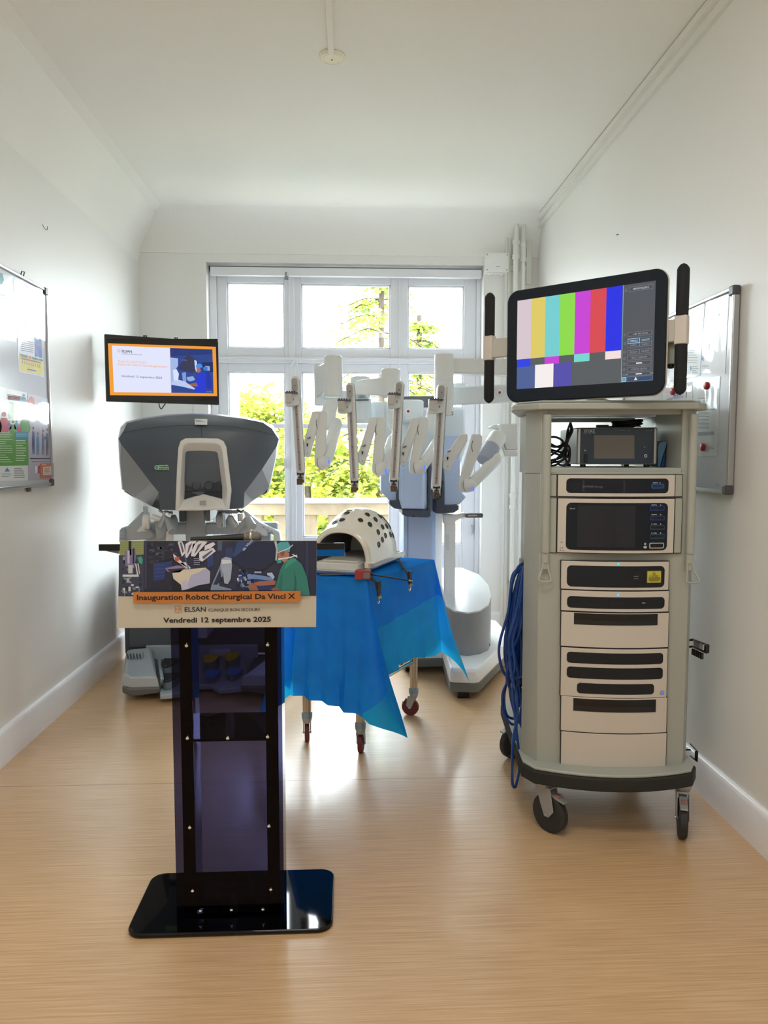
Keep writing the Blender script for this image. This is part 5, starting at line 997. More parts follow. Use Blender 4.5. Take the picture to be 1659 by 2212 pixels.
for hx, hy in ((915, 213), (832, 305), (962, 370), (1045, 288), (1112, 242), (995, 167), (1180, 255), (1250, 300), (1090, 475), (1152, 405), (1215, 382), (1285, 390), (1095, 660), (1155, 608), (1203, 540), (1267, 515), (1332, 525), (615, 190), (548, 292), (440, 333)):
    px, py = 660 + hx / 6.9125, 1080 + hy / 6.9125; best = min(gp, key=lambda g: (g[0][0] - px) ** 2 + (g[0][1] - py) ** 2 + (0 if g[1] < .36 else 30)); t, a = best[1], best[2]
    p = dome(t, a); du = (dome(min(.46, t + .01), a) - dome(max(0, t - .01), a)).normalized(); dv = (dome(t, a + .03) - dome(t, a - .03)).normalized(); n = du.cross(dv).normalized()
    if n.dot(p - (O_ + e_ * .23 + lf * .155)) < 0: n = -n
    m = MB(); R0 = .0162
    def ring_(rad, off, ph=0): return [p + n * off + (du * cos(2 * pi * i / 6 + ph) + dv * sin(2 * pi * i / 6 + ph)) * rad for i in range(6)]
    m.loft([ring_(R0, -.004), ring_(R0, .0012), ring_(R0 * .88, .0028), ring_(R0 * .68, .0024), ring_(R0 * .6, .0008)], mat('#16171b', .4)); m.build('port_seal', dm)
# inner-face holes visible through the arch
m = MB()
m.lathe(dome(.19, pi * .55) + Vector((0, 0, -.001)), (0, 0, 1), [(0, .026), (.003, .024), (.0035, .001)], CRE, 24); m.build('navel_cap', dm)
def ribbon(m, pts, w, th, mt):
    P = smooth_path(pts, 5); rg = []
    for i, p in enumerate(P):
        d = (P[min(i + 1, len(P) - 1)] - P[max(0, i - 1)]).normalized(); wv = E1 * w / 2; nn = d.cross(E1).normalized() * th / 2; rg.append([p - wv - nn, p + wv - nn, p + wv + nn, p - wv + nn])
    m.loft(rg, mt)
STR = mat('#1b1d1e', .6)
for (sx_, sy_), (ex_, ey_), yend, hk in (((800, 1224), (838, 1252), 1288, 1), ((860, 1206), (895, 1230), 1262, 2)):
    a0 = G(sx_, sy_, TZ + .016); a0.z = TZ + .016; ed = G(ex_, ey_, TZ); s_ = (ed - C0).dot(E1); edge = C0 + E1 * s_; edge.z = TZ
    rt = -E2; z_end = W(ex_ + 2, yend, edge.y).z; m = MB()
    ribbon(m, [a0, a0.lerp(edge, .45) + Vector((0, 0, .008)), edge + rt * .006 + Vector((0, 0, .003)), edge + rt * .028 + Vector((0, 0, -.018)), edge + rt * .036 + Vector((0, 0, (z_end - TZ) * .55)), edge + rt * .044 + Vector((0, 0, z_end - TZ))], .021, .003, STR)
    b1 = edge + rt * .040 + Vector((0, 0, (z_end - TZ) * .5)); m.prism([b1 - E1 * .014 + Vector((0, 0, .03)), b1 + E1 * .014 + Vector((0, 0, .03)), b1 + E1 * .014 - Vector((0, 0, .03)), b1 - E1 * .014 - Vector((0, 0, .03))], rt * .008, STR)
    st = m.build('strap', trn); q0 = edge + rt * .046 + Vector((0, 0, z_end - TZ)); m = MB(); m.tube(smooth_path([q0, q0 - Vector((0, 0, .018)), q0 - Vector((0, 0, .026)) - E1 * .008, q0 - Vector((0, 0, .022)) - E1 * .018, q0 - Vector((0, 0, .012)) - E1 * .02]), .0032, CHR); m.box(q0.x - .008, q0.x + .010, q0.y - .006, q0.y + .006, q0.z - .004, q0.z + .006, mat('#b79a4a', .4, .6)); m.build('hook', st)
# red handled clip applier on the drape
bx = Vector(G(783, 1251, .846)); rd = thing('clip_applier', 'red and grey handled instrument with a thin black shaft at the drape corner', 'instrument', bx)
MX = frame((bx.x, bx.y, .845), (1, -.10, 0)); m = MB(MX); m.hull([(q.x, -.02, q.z) for q in rrect(-.034, .038, .001, .044, .006)], [(q.x * .9, .035, q.z * .92 + .001) for q in rrect(-.034, .038, .001, .044, .006)], mat('#a03b3d', .4)); h_ = m.build('handle', rd, bevel=.003)
m = MB(MX); m.prism([(q.x, -.0235, q.z) for q in rrect(.006, .034, .008, .034, .004)], (0, .004, 0), mat('#75777a', .4)); m.build('grey_pad', h_)
m = MB(); p0 = G(806, 1243, .864); p1 = G(884, 1256, .858); m.cyl((p0.x - .01, p0.y, .868), (p1.x, p1.y, .862), .0035, .0035, mat('#15171b', .35), 12); d_ = (Vector((p1.x, p1.y, .862)) - Vector((p0.x, p0.y, .868))).normalized(); m.cyl(Vector((p1.x, p1.y, .862)), Vector((p1.x, p1.y, .862)) + d_ * .018, .004, .002, CHR, 12); m.build('shaft', rd)
m = MB(); p0 = G(690, 1241, .852); p1 = G(766, 1240, .852); m.cyl((p0.x, p0.y, .851), (p1.x, p1.y, .851), .0045, .0045, mat('#3c3f44', .3), 12); tag(m.build('instrument_shaft'), 'thin dark instrument shaft lying along the front table edge beside the sign', 'instrument')

# ------------------------------------------------------------------ surgeon console
SG = mat('#565f69', .38, 0, 0, .015, .05, 200); SL = mat('#9a9da0', .38, 0, 0, .015, .04, 200); SW = mat('#e6e6e2', .35, 0, 0, .01); CB = mat('#b4bcc1', .38, 0, 0, .015); SGD = mat('#4c5158', .4)
cn = thing('surgeon_console', 'large grey surgeon console with hooded viewer and foot pedals near the left wall', 'surgical console', (-.855, 4.55, 0))
Zc = lambda x, y, Y: W(240 + x / 4.366, 880 + y / 4.366, Y)
SIL = [(66, 290), (88, 185), (140, 135), (300, 95), (520, 65), (760, 56), (1000, 62), (1240, 88), (1440, 130), (1530, 170), (1586, 300), (1560, 480), (1500, 745), (1450, 810), (1340, 880), (1240, 955), (830, 975), (470, 970), (380, 935), (215, 850), (100, 770), (76, 520)]
FR_ = [(70, 295), (118, 220), (150, 150), (310, 110), (524, 80), (760, 70), (996, 76), (1232, 102), (1430, 142), (1515, 200), (1582, 300), (1562, 368), (1425, 580), (1302, 745), (1258, 800), (1250, 945), (830, 972), (462, 962), (448, 800), (378, 715), (230, 520), (92, 345)]
def yfr(x, y):
    k = (x - 830) / 740; return 4.13 + .10 * k * k + (.16 * max(0, (175 - y + 60 * (1 - k * k) - 60) / 110) if y < 250 else 0)
m = MB(); r0 = []; cxy = (830, 520)
back = [Zc(830 + (x - 830) * .90, 520 + (y - 520) * .86, 4.80) for x, y in SIL]; mid_ = [Zc(x, y, 4.42) for x, y in SIL]; mid2 = [Zc(x + (830 - x) * .012, y + (520 - y) * .01, 4.33) for x, y in SIL]; fr_ = [Zc(x, y, yfr(x, y)) for x, y in FR_]
n = 22
def strip(m, A_, B_, i0, i1, mt): 
    for i in range(i0, i1): m.face([A_[i % n], A_[(i + 1) % n], B_[(i + 1) % n], B_[i % n]], mt)
strip(m, back, mid_, 0, n, SL); strip(m, mid_, mid2, 0, n, SL); strip(m, mid2, fr_, 0, 10, SG); strip(m, mid2, fr_, 10, 15, SL); strip(m, mid2, fr_, 15, 18, SGD); strip(m, mid2, fr_, 18, 22, SL); m.face(back, SL)
m.build('hood_shell', cn, ang=58)
# front face: fanned patches so that it bulges
m = MB(); c_in = []
top_c = [(x, y) for x, y in FR_]
rows_ = []
for k in range(0, 9):
    u = k / 8; rows_.append([Zc(830 + (x - 830) * (1 - .9 * u), 470 + (y - 470) * (1 - .9 * u), yfr(830 + (x - 830) * (1 - .9 * u), 470 + (y - 470) * (1 - .9 * u)) - .035 * (1 - (1 - u) ** 2)) for x, y in FR_])
m.loft(rows_, SG, cap=False); m.face(rows_[-1], SG); fc = m.build('front_cover', cn, ang=60)
m = MB()
def seam(pts, off=.004, r=.0012):
    m.tube(smooth_path([Zc(x, y, yfr(x, y) - off) for x, y in pts], 4), r, mat('#2c3036', .6), 5)
m = MB(); P_ = lambda x, y, o: Zc(x, y, yfr(x, y) - .035 * (1 - min(1, max(abs(x - 830) / 720, abs(y - 470) / 480)) ** 2) - o)
m.tube(smooth_path([P_(120, 240, -.0), P_(350, 197, .001), P_(600, 173, .001), (P_(830, 168, .001)), P_(1080, 175, .001), P_(1320, 208, .001), P_(1540, 262, 0)], 5), .0011, mat('#2c3036', .6), 5); m.tube([P_(848, 172, .001), P_(858, 290, .001)], .0011, mat('#2c3036', .6), 5); m.build('seam_lines', fc)
m = MB(); q = [P_(x, y, .012) for x, y in ((788, 107), (908, 110), (906, 165), (790, 163))]; m.face(q, ink('#dedfdf')); KF = Face(frame((0, P_(848, 135, .0135).y, 0), (1, 0, 0)), (240, 880, 4.366)); off0 = 0
for (a, b_, y, h) in ((796, 850, 124, 6), (800, 880, 132, 3), (800, 875, 138, 3), (805, 880, 144, 3), (830, 890, 154, 4)):
    v = [KF.M @ KF.p(xx, yy) for xx, yy in ((a, y), (b_, y), (b_, y + h), (a, y + h))]; m.face(v, ink('#8b8f93'))
m.build('white_sticker', fc)['label'] = 'white asset sticker'
def flat_on(px, py, o): return Face(frame((0, P_(px, py, o).y, 0), (1, 0, 0)), (240, 880, 4.366))
m = MB(); K1 = flat_on(490, 568, .004); w_ = lambda K, x, y, o=0: K.M @ (K.p(x, y) + Vector((0, -o, 0)))
m.face([w_(K1, *p) for p in ((445, 545), (535, 543), (540, 562), (577, 568), (575, 588), (440, 588))], ink('#b6dfb0')); m.face([w_(K1, 430 + 21 * cos(i * pi / 8), 567 + 21 * sin(i * pi / 8), .0004) for i in range(16)], ink('#b6e3c4')); m.face([w_(K1, 430 + 14 * cos(i * pi / 8), 567 + 14 * sin(i * pi / 8), .0008) for i in range(16)], ink('#3f9d95'))
a = w_(K1, 452, 564, .0012); m.text('verified', a, (1, 0, 0), (0, 0, 1), ink('#2d5c3c'), h=.0085, w=.047, bold=.04); a = w_(K1, 452, 583, .0012); m.text('~11', a, (1, 0, 0), (0, 0, 1), ink('#2d5c3c'), h=.0065, w=.070, bold=.04); m.build('green_sticker', fc)['label'] = 'small green and teal sticker'
# viewer surround
OUT = [(606, 975), (612, 800), (622, 560), (634, 380), (655, 318), (700, 292), (850, 290), (1010, 294), (1060, 318), (1088, 375), (1110, 560), (1136, 780), (1116, 962), (860, 972)]
MID_ = [(640, 960), (648, 800), (662, 560), (672, 400), (690, 350), (725, 335), (850, 333), (985, 336), (1030, 352), (1048, 400), (1068, 560), (1096, 780), (1082, 950), (860, 958)]
INR = [(690, 868), (697, 760), (706, 560), (712, 450), (716, 443), (722, 440), (850, 440), (982, 440), (990, 443), (996, 450), (1016, 560), (1046, 760), (1048, 862), (866, 815)]
m = MB(); A1 = [Zc(x, y, 4.15) for x, y in OUT]; A2 = [Zc(x, y, 4.055) for x, y in OUT]; A3 = [Zc(x, y, 4.05) for x, y in MID_]; A4 = [Zc(x, y, 4.115) for x, y in INR]
m.loft([A1, A2, A3, A4], SW, cap=False); vf = m.build('viewer_frame', cn, bevel=.004, ang=50)
m = MB(); m.face([Zc(x, y, 4.112) for x, y in INR], mat('#0e1a30', .12)); m.build('viewer_screen', vf)
m = MB(); 
for ex_ in (806, 922):
    c = Zc(ex_, 738, 4.104); m.lathe(c, (0, -1, .15), [(0, .0245), (.004, .0245), (.006, .0215), (.002, .0205), (.001, .0005)], mat('#3a4150', .3), 28)
m.hull([Zc(700, 690, 4.112), Zc(1030, 690, 4.112), Zc(1046, 800, 4.112), Zc(694, 800, 4.112)], [Zc(704, 692, 4.108), Zc(1026, 692, 4.108), Zc(1040, 792, 4.106), Zc(700, 792, 4.106)], mat('#262c3a', .3)); m.build('eyepieces', vf)
K1 = Face(frame((0, 4.0545, 0), (1, 0, 0)), (240, 880, 4.366)); m = MB(); a = w_(K1, 788, 333, 0); m.text('DAVINCI', a, (1, 0, 0), (0, 0, 1), ink('#77777a'), h=.0115, w=w_(K1, 938, 333).x - a.x); m.face([w_(K1, x, y) for x, y in ((835, 880), (895, 878), (895, 918), (835, 920))], ink('#aaaaa8')); m.build('lettering', vf, smooth=False)
# dark recesses in the side panels
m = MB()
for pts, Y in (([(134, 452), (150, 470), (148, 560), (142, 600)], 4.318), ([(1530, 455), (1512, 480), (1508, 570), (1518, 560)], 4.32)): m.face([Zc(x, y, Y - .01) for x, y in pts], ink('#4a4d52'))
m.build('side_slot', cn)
m = MB()
for xs in (((120, 790), (215, 850), (200, 835), (150, 800)), ((1420, 815), (1478, 770), (1470, 800), (1440, 822))): m.prism([Zc(x, y, 4.36) for x, y in xs], (0, .1, 0), SGD)
m.build('side_foot', cn)
# column and joint housings
KP = lambda x, y, Y: W(240 + x / 4.366, 1080 + y / 4.366, Y)
def kbox(m, x0, y0, x1, y1, Y0_, Y1_, mt): a = KP(x0, y0, Y0_); b_ = KP(x1, y1, Y0_); m.box(min(a.x, b_.x), max(a.x, b_.x), Y0_, Y1_, min(a.z, b_.z), max(a.z, b_.z), mt)
m = MB(); a = KP(695, 60, 4.45); b_ = KP(888, 380, 4.45); m.box(a.x, b_.x, 4.45, 4.70, .30, a.z, CB); m.box(a.x - .01, a.x + .004, 4.5, 4.7, .3, a.z, BK); m.build('column', cn, bevel=.008)
m = MB(); kbox(m, 636, 30, 696, 206, 4.40, 4.62, mat('#646a70', .4)); kbox(m, 888, 30, 934, 200, 4.40, 4.62, mat('#7c8286', .4)); m.build('column_bracket', cn, bevel=.006)
# hand controllers
GR = mat('#aab0b3', .35, .2); 
def capsule(m, a, b_, r0, r1, mt): m.cyl(a, b_, r0, r1, mt, 20); m.ball(a, r0, mt, n=16); m.ball(b_, r1, mt, n=16)
def controller(sgn):
    X_ = (lambda x: x) if sgn < 0 else (lambda x: x)
    m = MB()
    if sgn < 0:
        m.lathe(KP(365, 205, 4.26), (-1, -.15, 0), [(0, .04), (.008, .045), (.014, .040), (.022, .044), (.034, .040), (.040, .02), (.041, .001)], SW, 26)
        m.hull([KP(300, 60, 4.3), KP(345, 60, 4.3), KP(350, 150, 4.3), KP(305, 160, 4.3)], [KP(300, 60, 4.36), KP(345, 60, 4.36), KP(350, 150, 4.36), KP(305, 160, 4.36)], CB)
        m.hull([KP(405, 195, 4.3), KP(530, 210, 4.3), KP(498, 345, 4.3), KP(432, 378, 4.3)], [KP(405, 195, 4.38), KP(530, 210, 4.38), KP(498, 345, 4.38), KP(432, 378, 4.38)], CB)
        m.lathe(KP(590, 205, 4.34), (1, 0, 0), [(-.02, .02), (-.01, .04), (.01, .042), (.02, .02), (.021, .001)], CB, 24); b_ = m.build('hand_controller', cn, bevel=.002)
        m = MB(); m.cyl(KP(385, 155, 4.22), KP(470, 182, 4.22), .014, .014, SW, 18); m.lathe(KP(512, 150, 4.20), KP(482, 222, 4.20) - KP(512, 150, 4.20), [(0, .015), (.005, .018), (.07, .019), (.072, .001)], GR, 20)
        m.cyl(KP(535, 190, 4.18), KP(580, 300, 4.12), .0175, .023, GR, 22); m.ball(KP(535, 190, 4.18), .019, GR, n=16); m.prism([KP(524, 295, 4.2), KP(582, 310, 4.2), KP(578, 400, 4.2), KP(512, 400, 4.2)], (0, .03, 0), SW); m.build('finger_grip', b_)
        m = MB(); m.tube(smooth_path([KP(455, 98, 4.22), KP(490, 118, 4.2), KP(520, 110, 4.2), KP(560, 125, 4.2)]), .007, CHR); m.cyl(KP(500, 110, 4.2), KP(496, 150, 4.2), .009, .009, CHR, 12); m.box(*sorted((KP(535, 0, 4.22).x, KP(568, 0, 4.22).x)), 4.22, 4.25, KP(0, 140, 4.22).z, KP(0, 112, 4.22).z, CHR); m.build('wrist_joint', b_)
    else:
        m.lathe(KP(1040, 185, 4.26), (-1, -.1, 0), [(-.01, .035), (.0, .046), (.012, .046), (.022, .042), (.030, .02), (.031, .001)], CB, 26)
        m.hull([KP(1050, 240, 4.3), KP(1115, 130, 4.3), KP(1165, 310, 4.3), KP(1085, 325, 4.3)], [KP(1050, 240, 4.38), KP(1115, 130, 4.38), KP(1165, 310, 4.38), KP(1085, 325, 4.38)], CB)
        m.hull([KP(1000, 96, 4.3), KP(1230, 96, 4.3), KP(1190, 130, 4.3), KP(1010, 130, 4.3)], [KP(1000, 96, 4.4), KP(1230, 96, 4.4), KP(1190, 130, 4.4), KP(1010, 130, 4.4)], CB); b_ = m.build('hand_controller', cn, bevel=.002)
        m = MB(); capsule(m, KP(1130, 175, 4.20), KP(1200, 290, 4.18), .019, .022, GR); capsule(m, KP(1205, 285, 4.17), KP(1290, 190, 4.12), .022, .023, GR); m.cyl(KP(1290, 185, 4.12), KP(1332, 255, 4.08), .024, .026, GR, 22); m.build('finger_grip', b_)
        m = MB(); m.cyl(KP(1218, 130, 4.2), KP(1222, 200, 4.2), .016, .017, CHR, 18); m.tube(smooth_path([KP(1190, 95, 4.22), KP(1225, 112, 4.2), KP(1255, 100, 4.2)]), .007, CHR); m.cyl(KP(1060, 120, 4.24), KP(1062, 255, 4.24), .011, .011, CHR, 14); m.build('wrist_joint', b_)
controller(-1); controller(1)
m = MB(); th = (0, .09, 0)
m.prism([KP(x, y, 4.40) for x, y in ((75, 400), (78, 292), (100, 262), (150, 250), (292, 108), (330, 130), (345, 290), (395, 300), (405, 340), (360, 372), (140, 384))][:], th, CB); ar = m.build('armrest', cn, bevel=.01)
m = MB(); m.prism([KP(x, y, 4.395) for x, y in ((238, 300), (300, 228), (316, 285), (372, 292))], (0, .003, 0), mat('#e9ecee', .5)); m.build('armrest_cutout', ar)
m = MB(); m.prism([KP(x, y, 4.37) for x, y in ((72, 400), (76, 290), (96, 262), (120, 262), (132, 300), (132, 400))], (0, .16, 0), CB); m.build('armrest_end_cap', ar, bevel=.012)
m = MB()
for y in (290, 330, 360): m.box(KP(84, y, 4.365).x, KP(122, y, 4.365).x, 4.362, 4.372, KP(0, y + 4, 4.365).z, KP(0, y, 4.365).z, SL)
m.build('armrest_buttons', ar)
m = MB(); m.prism([KP(x, y, 4.42) for x, y in ((1240, 100), (1275, 110), (1400, 212), (1545, 278), (1585, 300), (1600, 400), (1540, 400), (1530, 325), (1470, 300), (1478, 340), (1440, 345), (1330, 300))], (0, .07, 0), mat('#d5dde1', .4)); ar2 = m.build('armrest', cn, bevel=.008)
m = MB()
for x0, y0 in ((1425, 248), (1462, 270), (1500, 290)): m.prism([KP(x, y, 4.416) for x, y in ((x0, y0), (x0 + 22, y0 + 12), (x0 + 26, y0 + 24), (x0 + 4, y0 + 12))], (0, .006, 0), SL)
m.build('armrest_buttons', ar2)
m = MB(); m.box(-1.28, -.43, 4.47, 4.57, .93, 1.0, CB); m.box(-1.24, -1.10, 4.55, 4.68, .60, .98, CB); m.box(-.62, -.48, 4.55, 4.68, .60, .98, CB); m.box(-1.24, -.48, 4.60, 4.90, .56, .62, CB); m.build('arm_support', cn, bevel=.01)
# lower cabinet, feet, pedal tray
KL = lambda x, y, Y: W(250 + x / 4.484, 1340 + y / 4.484, Y)
m = MB(); xa = KL(82, 60, 4.84).x; xb = -1.71 - xa; zt_ = .66; zb0 = KL(90, 290, 4.84).z; m.box(xa, xb, 4.84, 5.2, zb0 - .03, zt_, SGD); m.box(xa + .03, xb - .03, 4.82, 4.84, zb0 + .02, zt_ - .02, mat('#555a60', .42)); m.build('base_cabinet', cn, bevel=.012)
def foot(mir):
    mx = (lambda v: Vector((-1.71 - v.x, v.y, v.z))) if mir else (lambda v: v)
    m = MB(); fr = [KL(*p, 4.20) for p in ((82, 510), (150, 548), (400, 545), (420, 620), (418, 655), (145, 662), (60, 640), (62, 550))]; bk = [KL(*p, 4.75) for p in ((112, 292), (150, 278), (330, 262), (365, 300), (372, 420), (160, 430), (100, 425), (98, 330))]
    md = [KL(*p, 4.24) for p in ((92, 500), (150, 538), (392, 532), (405, 612), (412, 655), (145, 662), (66, 640), (66, 540))]
    A_ = [mx(p) for p in fr]; B_ = [mx(p) for p in bk]; D_ = [mx(p) for p in md]
    m.loft([A_, D_, B_], CB); o = m.build('foot', cn, bevel=.01, ang=50)
    m = MB(); zl = KL(100, 740, 4.2).z; q = [mx(KL(*p, 4.19)) for p in ((58, 640), (145, 662), (418, 652))]; q2 = [mx(KL(*p, 4.20)) for p in ((60, 700), (150, 742), (418, 708))]; back_ = Vector((0, .7, 0)); m.prism([q[0], q[1], q[2], q2[2], q2[1], q2[0]], back_, mat('#6a6c6c', .5)); m.build('foot_bumper', o, bevel=.008)
    if not mir:
        m = MB(); K_ = []
        for i in range(5):
            u = .5; x0 = 112 + i * 30.5; p0 = KL(x0, 332, 4.60); p1 = KL(x0 + 6, 372, 4.52); m.tube([p0 + Vector((0, 0, .004)), p1 + Vector((0, 0, .004))], .0045, mat('#4c5256', .5), 8)
        m.tube([KL(264, 308, 4.62), KL(268, 358, 4.54)], .002, mat('#6c7276', .5)); m.build('vent_slots', o)
    for wy in (4.30, 4.66):
        c = mx(KL(230, 700, 4.3)); g = MB(); g.lathe((c.x, wy, .036), (1, 0, 0), [(-.03, .001), (-.03, .030), (-.02, .036), (.02, .036), (.03, .030), (.03, .001)], mat('#8e9494', .5) if wy < 4.5 else BK, 24); g.build('wheel', o)
foot(False); foot(True)
TZc = .055; TP = lambda x, y: (lambda g: (g.x, g.y, TZc))(KL0(x, y))
def KL0(x, y, z=TZc): return G(250 + x / 4.484, 1340 + y / 4.484, z)
TR_ = mat('#aab4ba', .42); m = MB(); out = [(430, 722), (600, 705), (755, 700), (785, 640), (820, 625), (930, 622), (960, 640), (990, 668), (1300, 645), (1230, 268), (940, 268), (400, 268)]
m.prism([TP(x, y) for x, y in out], (0, 0, -.03), TR_); tray = m.build('pedal_tray', cn, bevel=.006)
m = MB(); a = KL0(366, 220, .14); b_ = KL0(560, 300, .14); m.box(a.x, -.60, 4.80, 4.84, .03, .17, TR_); m.hull([KL0(400, 385, .06), KL0(440, 385, .06), KL0(470, 640, .06), KL0(432, 650, .06)], [KL0(402, 375, .10), KL0(436, 375, .10), KL0(466, 560, .13), KL0(434, 570, .13)], TR_); m.build('tray_wall', tray, bevel=.006)
def pedal(x0, x1, y0, y1, hexc, h, label):
    a = KL0(x0, y0, TZc + h); b_ = KL0(x1, y0, TZc + h); c = KL0((x0 + x1) / 2, y1, TZc + h); w = b_.x - a.x; pts = [(a.x, a.y, TZc + h), (b_.x, b_.y, TZc + h)]
    for i in range(1, 10): t_ = pi * i / 10; pts.append(((a.x + b_.x) / 2 + w / 2 * cos(t_), a.y - (a.y - c.y) * sin(t_) ** .8, TZc + h))
    m = MB(); m.prism(pts, (0, 0, -.014), mat(hexc, .4)); m.prism([(x + (-.002 if x > (a.x + b_.x) / 2 else .002), y + .004, z - .014) for x, y, z in pts], (0, 0, -(h - .015)), mat('#6b757c', .5)); o = m.build('foot_pedal', tray, bevel=.004); o['label'] = label
pedal(866, 1006, 328, 392, '#f0c41c', .085, 'yellow left pedal'); pedal(1070, 1208, 308, 376, '#f0c41c', .085, 'yellow right pedal'); pedal(876, 1028, 472, 545, '#3d84cc', .045, 'blue left pedal'); pedal(1088, 1236, 452, 522, '#3d84cc', .045, 'blue right pedal')
pedal(468, 622, 366, 440, '#1d2126', .085, 'black upper left pedal'); pedal(470, 622, 506, 580, '#1d2126', .06, 'black lower left pedal')
m = MB(); a = KL0(940, 280, .12); m.box(a.x, KL0(1130, 280, .12).x, 4.78, 4.80, .10, .145, mat('#d8dde0', .4)); m.build('pedal_bar', tray, bevel=.004)

# ------------------------------------------------------------------ patient side robot cart
RW = mat('#e4e7e6', .36, 0, 0, .01); RS = mat('#dde4e8', .36, 0, 0, .01); RB = mat('#c3d5f4', .34, 0, 0, .01); RD_ = mat('#4a5260', .35); RC = mat('#cfccc8', .4, .1); LGT = mat('#eef0f0', .35, 0, 0, .01)
rb = thing('surgical_robot', 'white surgical robot cart with four hanging instrument arms in front of the window', 'surgical robot', (.72, 4.9, 0))
def prism_px(m, pts, Y0_, d, mt, z=(0, 0, 1)): ox, oy, k = z; m.prism([W(ox + x / k, oy + y / k, Y0_) for x, y in pts], (0, d, 0), mt)
# base
m = MB(); plan = [(.578, 4.165), (.60, 4.145), (.715, 4.125), (.745, 4.14), (1.03, 4.72), (1.10, 5.0), (1.10, 5.38), (1.02, 5.48), (.30, 5.48), (.28, 5.2), (.36, 4.66), (.60, 4.66)]
m.prism([(x, y, .045) for x, y in plan], (0, 0, .055), mat('#6e716f', .5)); m.build('base_bumper', rb, bevel=.006)
m = MB(); m.loft([[(x, y, .10) for x, y in plan], [(x * .995 + .004, y, .165) for x, y in plan], [(.75 + (x - .75) * .96, 4.8 + (y - 4.8) * .975, .185) for x, y in plan]], LGT); bs = m.build('base', rb, bevel=.006, ang=50)
m = MB(); p = G(1048, 1389, .215); m.lathe((p.x, p.y, .186), (0, 0, 1), [(0, .022), (.026, .026), (.03, .022), (.031, .001)], mat('#63686a', .5), 20); m.box(p.x - .02, p.x + .028, p.y - .014, p.y + .014, .198, .214, mat('#63686a', .5)); m.build('brake_knob', bs, bevel=.003)
m = MB(); 
for x, y in ((.66, 4.20), (1.0, 5.3), (.36, 5.3), (.40, 4.75)): m = MB(); m.box(x - .035, x + .035, y - .03, y + .03, .001, .05, BK); m.build('base_pad', bs)
# rounded motor cover
CP = [(.60, 4.52), (.64, 4.44), (.72, 4.405), (.80, 4.44), (.87, 4.53), (.91, 4.66), (.93, 4.85), (.90, 5.05), (.80, 5.18), (.60, 5.18)]
ztop = lambda y: .455 + (y - 4.40) * .20
m = MB(); m.loft([[(x, y, .186) for x, y in CP], [(.72 + (x - .72) * 1.0, y, ztop(y) - .012) for x, y in CP]], mat('#8c8e90', .38), cap=False); m.build('motor_cover', rb, ang=50)
m = MB(); m.loft([[(x, y, ztop(y) - .014) for x, y in CP], [(x, y, ztop(y) - .004) for x, y in CP], [(.74 + (x - .74) * .97, 4.8 + (y - 4.8) * .97, ztop(y)) for x, y in CP]], mat('#d7d9da', .34)); m.build('cover_top', rb, ang=50)
# steering post and handle
m = MB(); a = W(962, 1130, 4.7); b_ = W(984, 1130, 4.7); m.box(a.x, b_.x, 4.7, 4.76, .50, W(970, 1130, 4.7).z, LGT); m.box(a.x + .008, a.x + .028, 4.697, 4.70, .80, .90, RS); m.build('steering_post', rb, bevel=.004)
m = MB(); prism_px(m, [(620, 320), (800, 325), (930, 300), (932, 375), (850, 390), (790, 420), (790, 455), (628, 455)], 4.69, .06, LGT, (860, 1060, 6.381)); hb = m.build('handlebar', rb, bevel=.006)
m = MB(); a = W(860 + 926 / 6.381, 1060 + 342 / 6.381, 4.68); b_ = W(860 + 1168 / 6.381, 1060 + 340 / 6.381, 4.68); 
m.prism([(q.x, 4.67, q.z) for q in rrect(a.x, b_.x, a.z - .014, a.z + .014, .008)], (0, .04, 0), mat('#6a6866', .5)); m.prism([(q.x, 4.667, q.z) for q in rrect(a.x + .014, a.x + .075, a.z - .004, a.z + .005, .003)], (0, .006, 0), CHR); m.build('handle_grip', hb, bevel=.003)
# column
m = MB(); xa, xb = W(872, 1180, 4.8).x, W(932, 1180, 4.8).x; m.box(xa, xb, 4.80, 5.12, .18, 1.62, RB); m.box(xa + .026, xa + .029, 4.798, 4.80, .5, 1.15, RD_); m.build('column', rb, bevel=.006)
m = MB(); m.box(xb, W(942, 1180, 4.8).x, 4.82, 5.1, .18, 1.5, RB); m.box(W(942, 1180, 4.8).x, W(957, 1180, 4.8).x, 4.84, 5.1, .18, 1.5, LGT); m.build('column_side', rb, bevel=.004)
Q3 = (800, 980, 6.381)
m = MB(); prism_px(m, [(145, 300), (145, 520), (260, 650), (360, 655), (360, 100), (200, 100)], 4.62, .2, RB, Q3); m.build('carriage_wing', rb, bevel=.006)
m = MB(); prism_px(m, [(260, 652), (262, 700), (330, 755), (440, 770), (400, 650), (392, 350), (358, 350), (358, 650)], 4.60, .24, RD_, Q3); m.build('wing_trim', rb, bevel=.004)
m = MB(); A_ = [(390, 100), (392, 620), (432, 762), (740, 772), (795, 762), (795, 100)]; B_ = [(425, 100), (427, 612), (440, 745), (735, 755), (722, 620), (722, 100)]
m.loft([[W(800 + x / 6.381, 980 + y / 6.381, 4.86) for x, y in A_], [W(800 + x / 6.381, 980 + y / 6.381, 4.56) for x, y in A_], [W(800 + x / 6.381, 980 + y / 6.381, 4.50) for x, y in B_]], RB); m.build('carriage_cover', rb, bevel=.006, ang=30)
m = MB(); prism_px(m, [(440, 770), (440, 840), (500, 868), (700, 878), (800, 880), (832, 862), (832, 100), (795, 100), (795, 770)], 4.54, .3, RD_, Q3); prism_px(m, [(560, 868), (575, 858), (610, 858), (625, 870)], 4.535, .02, BK, Q3); m.build('carriage_trim', rb, bevel=.006)
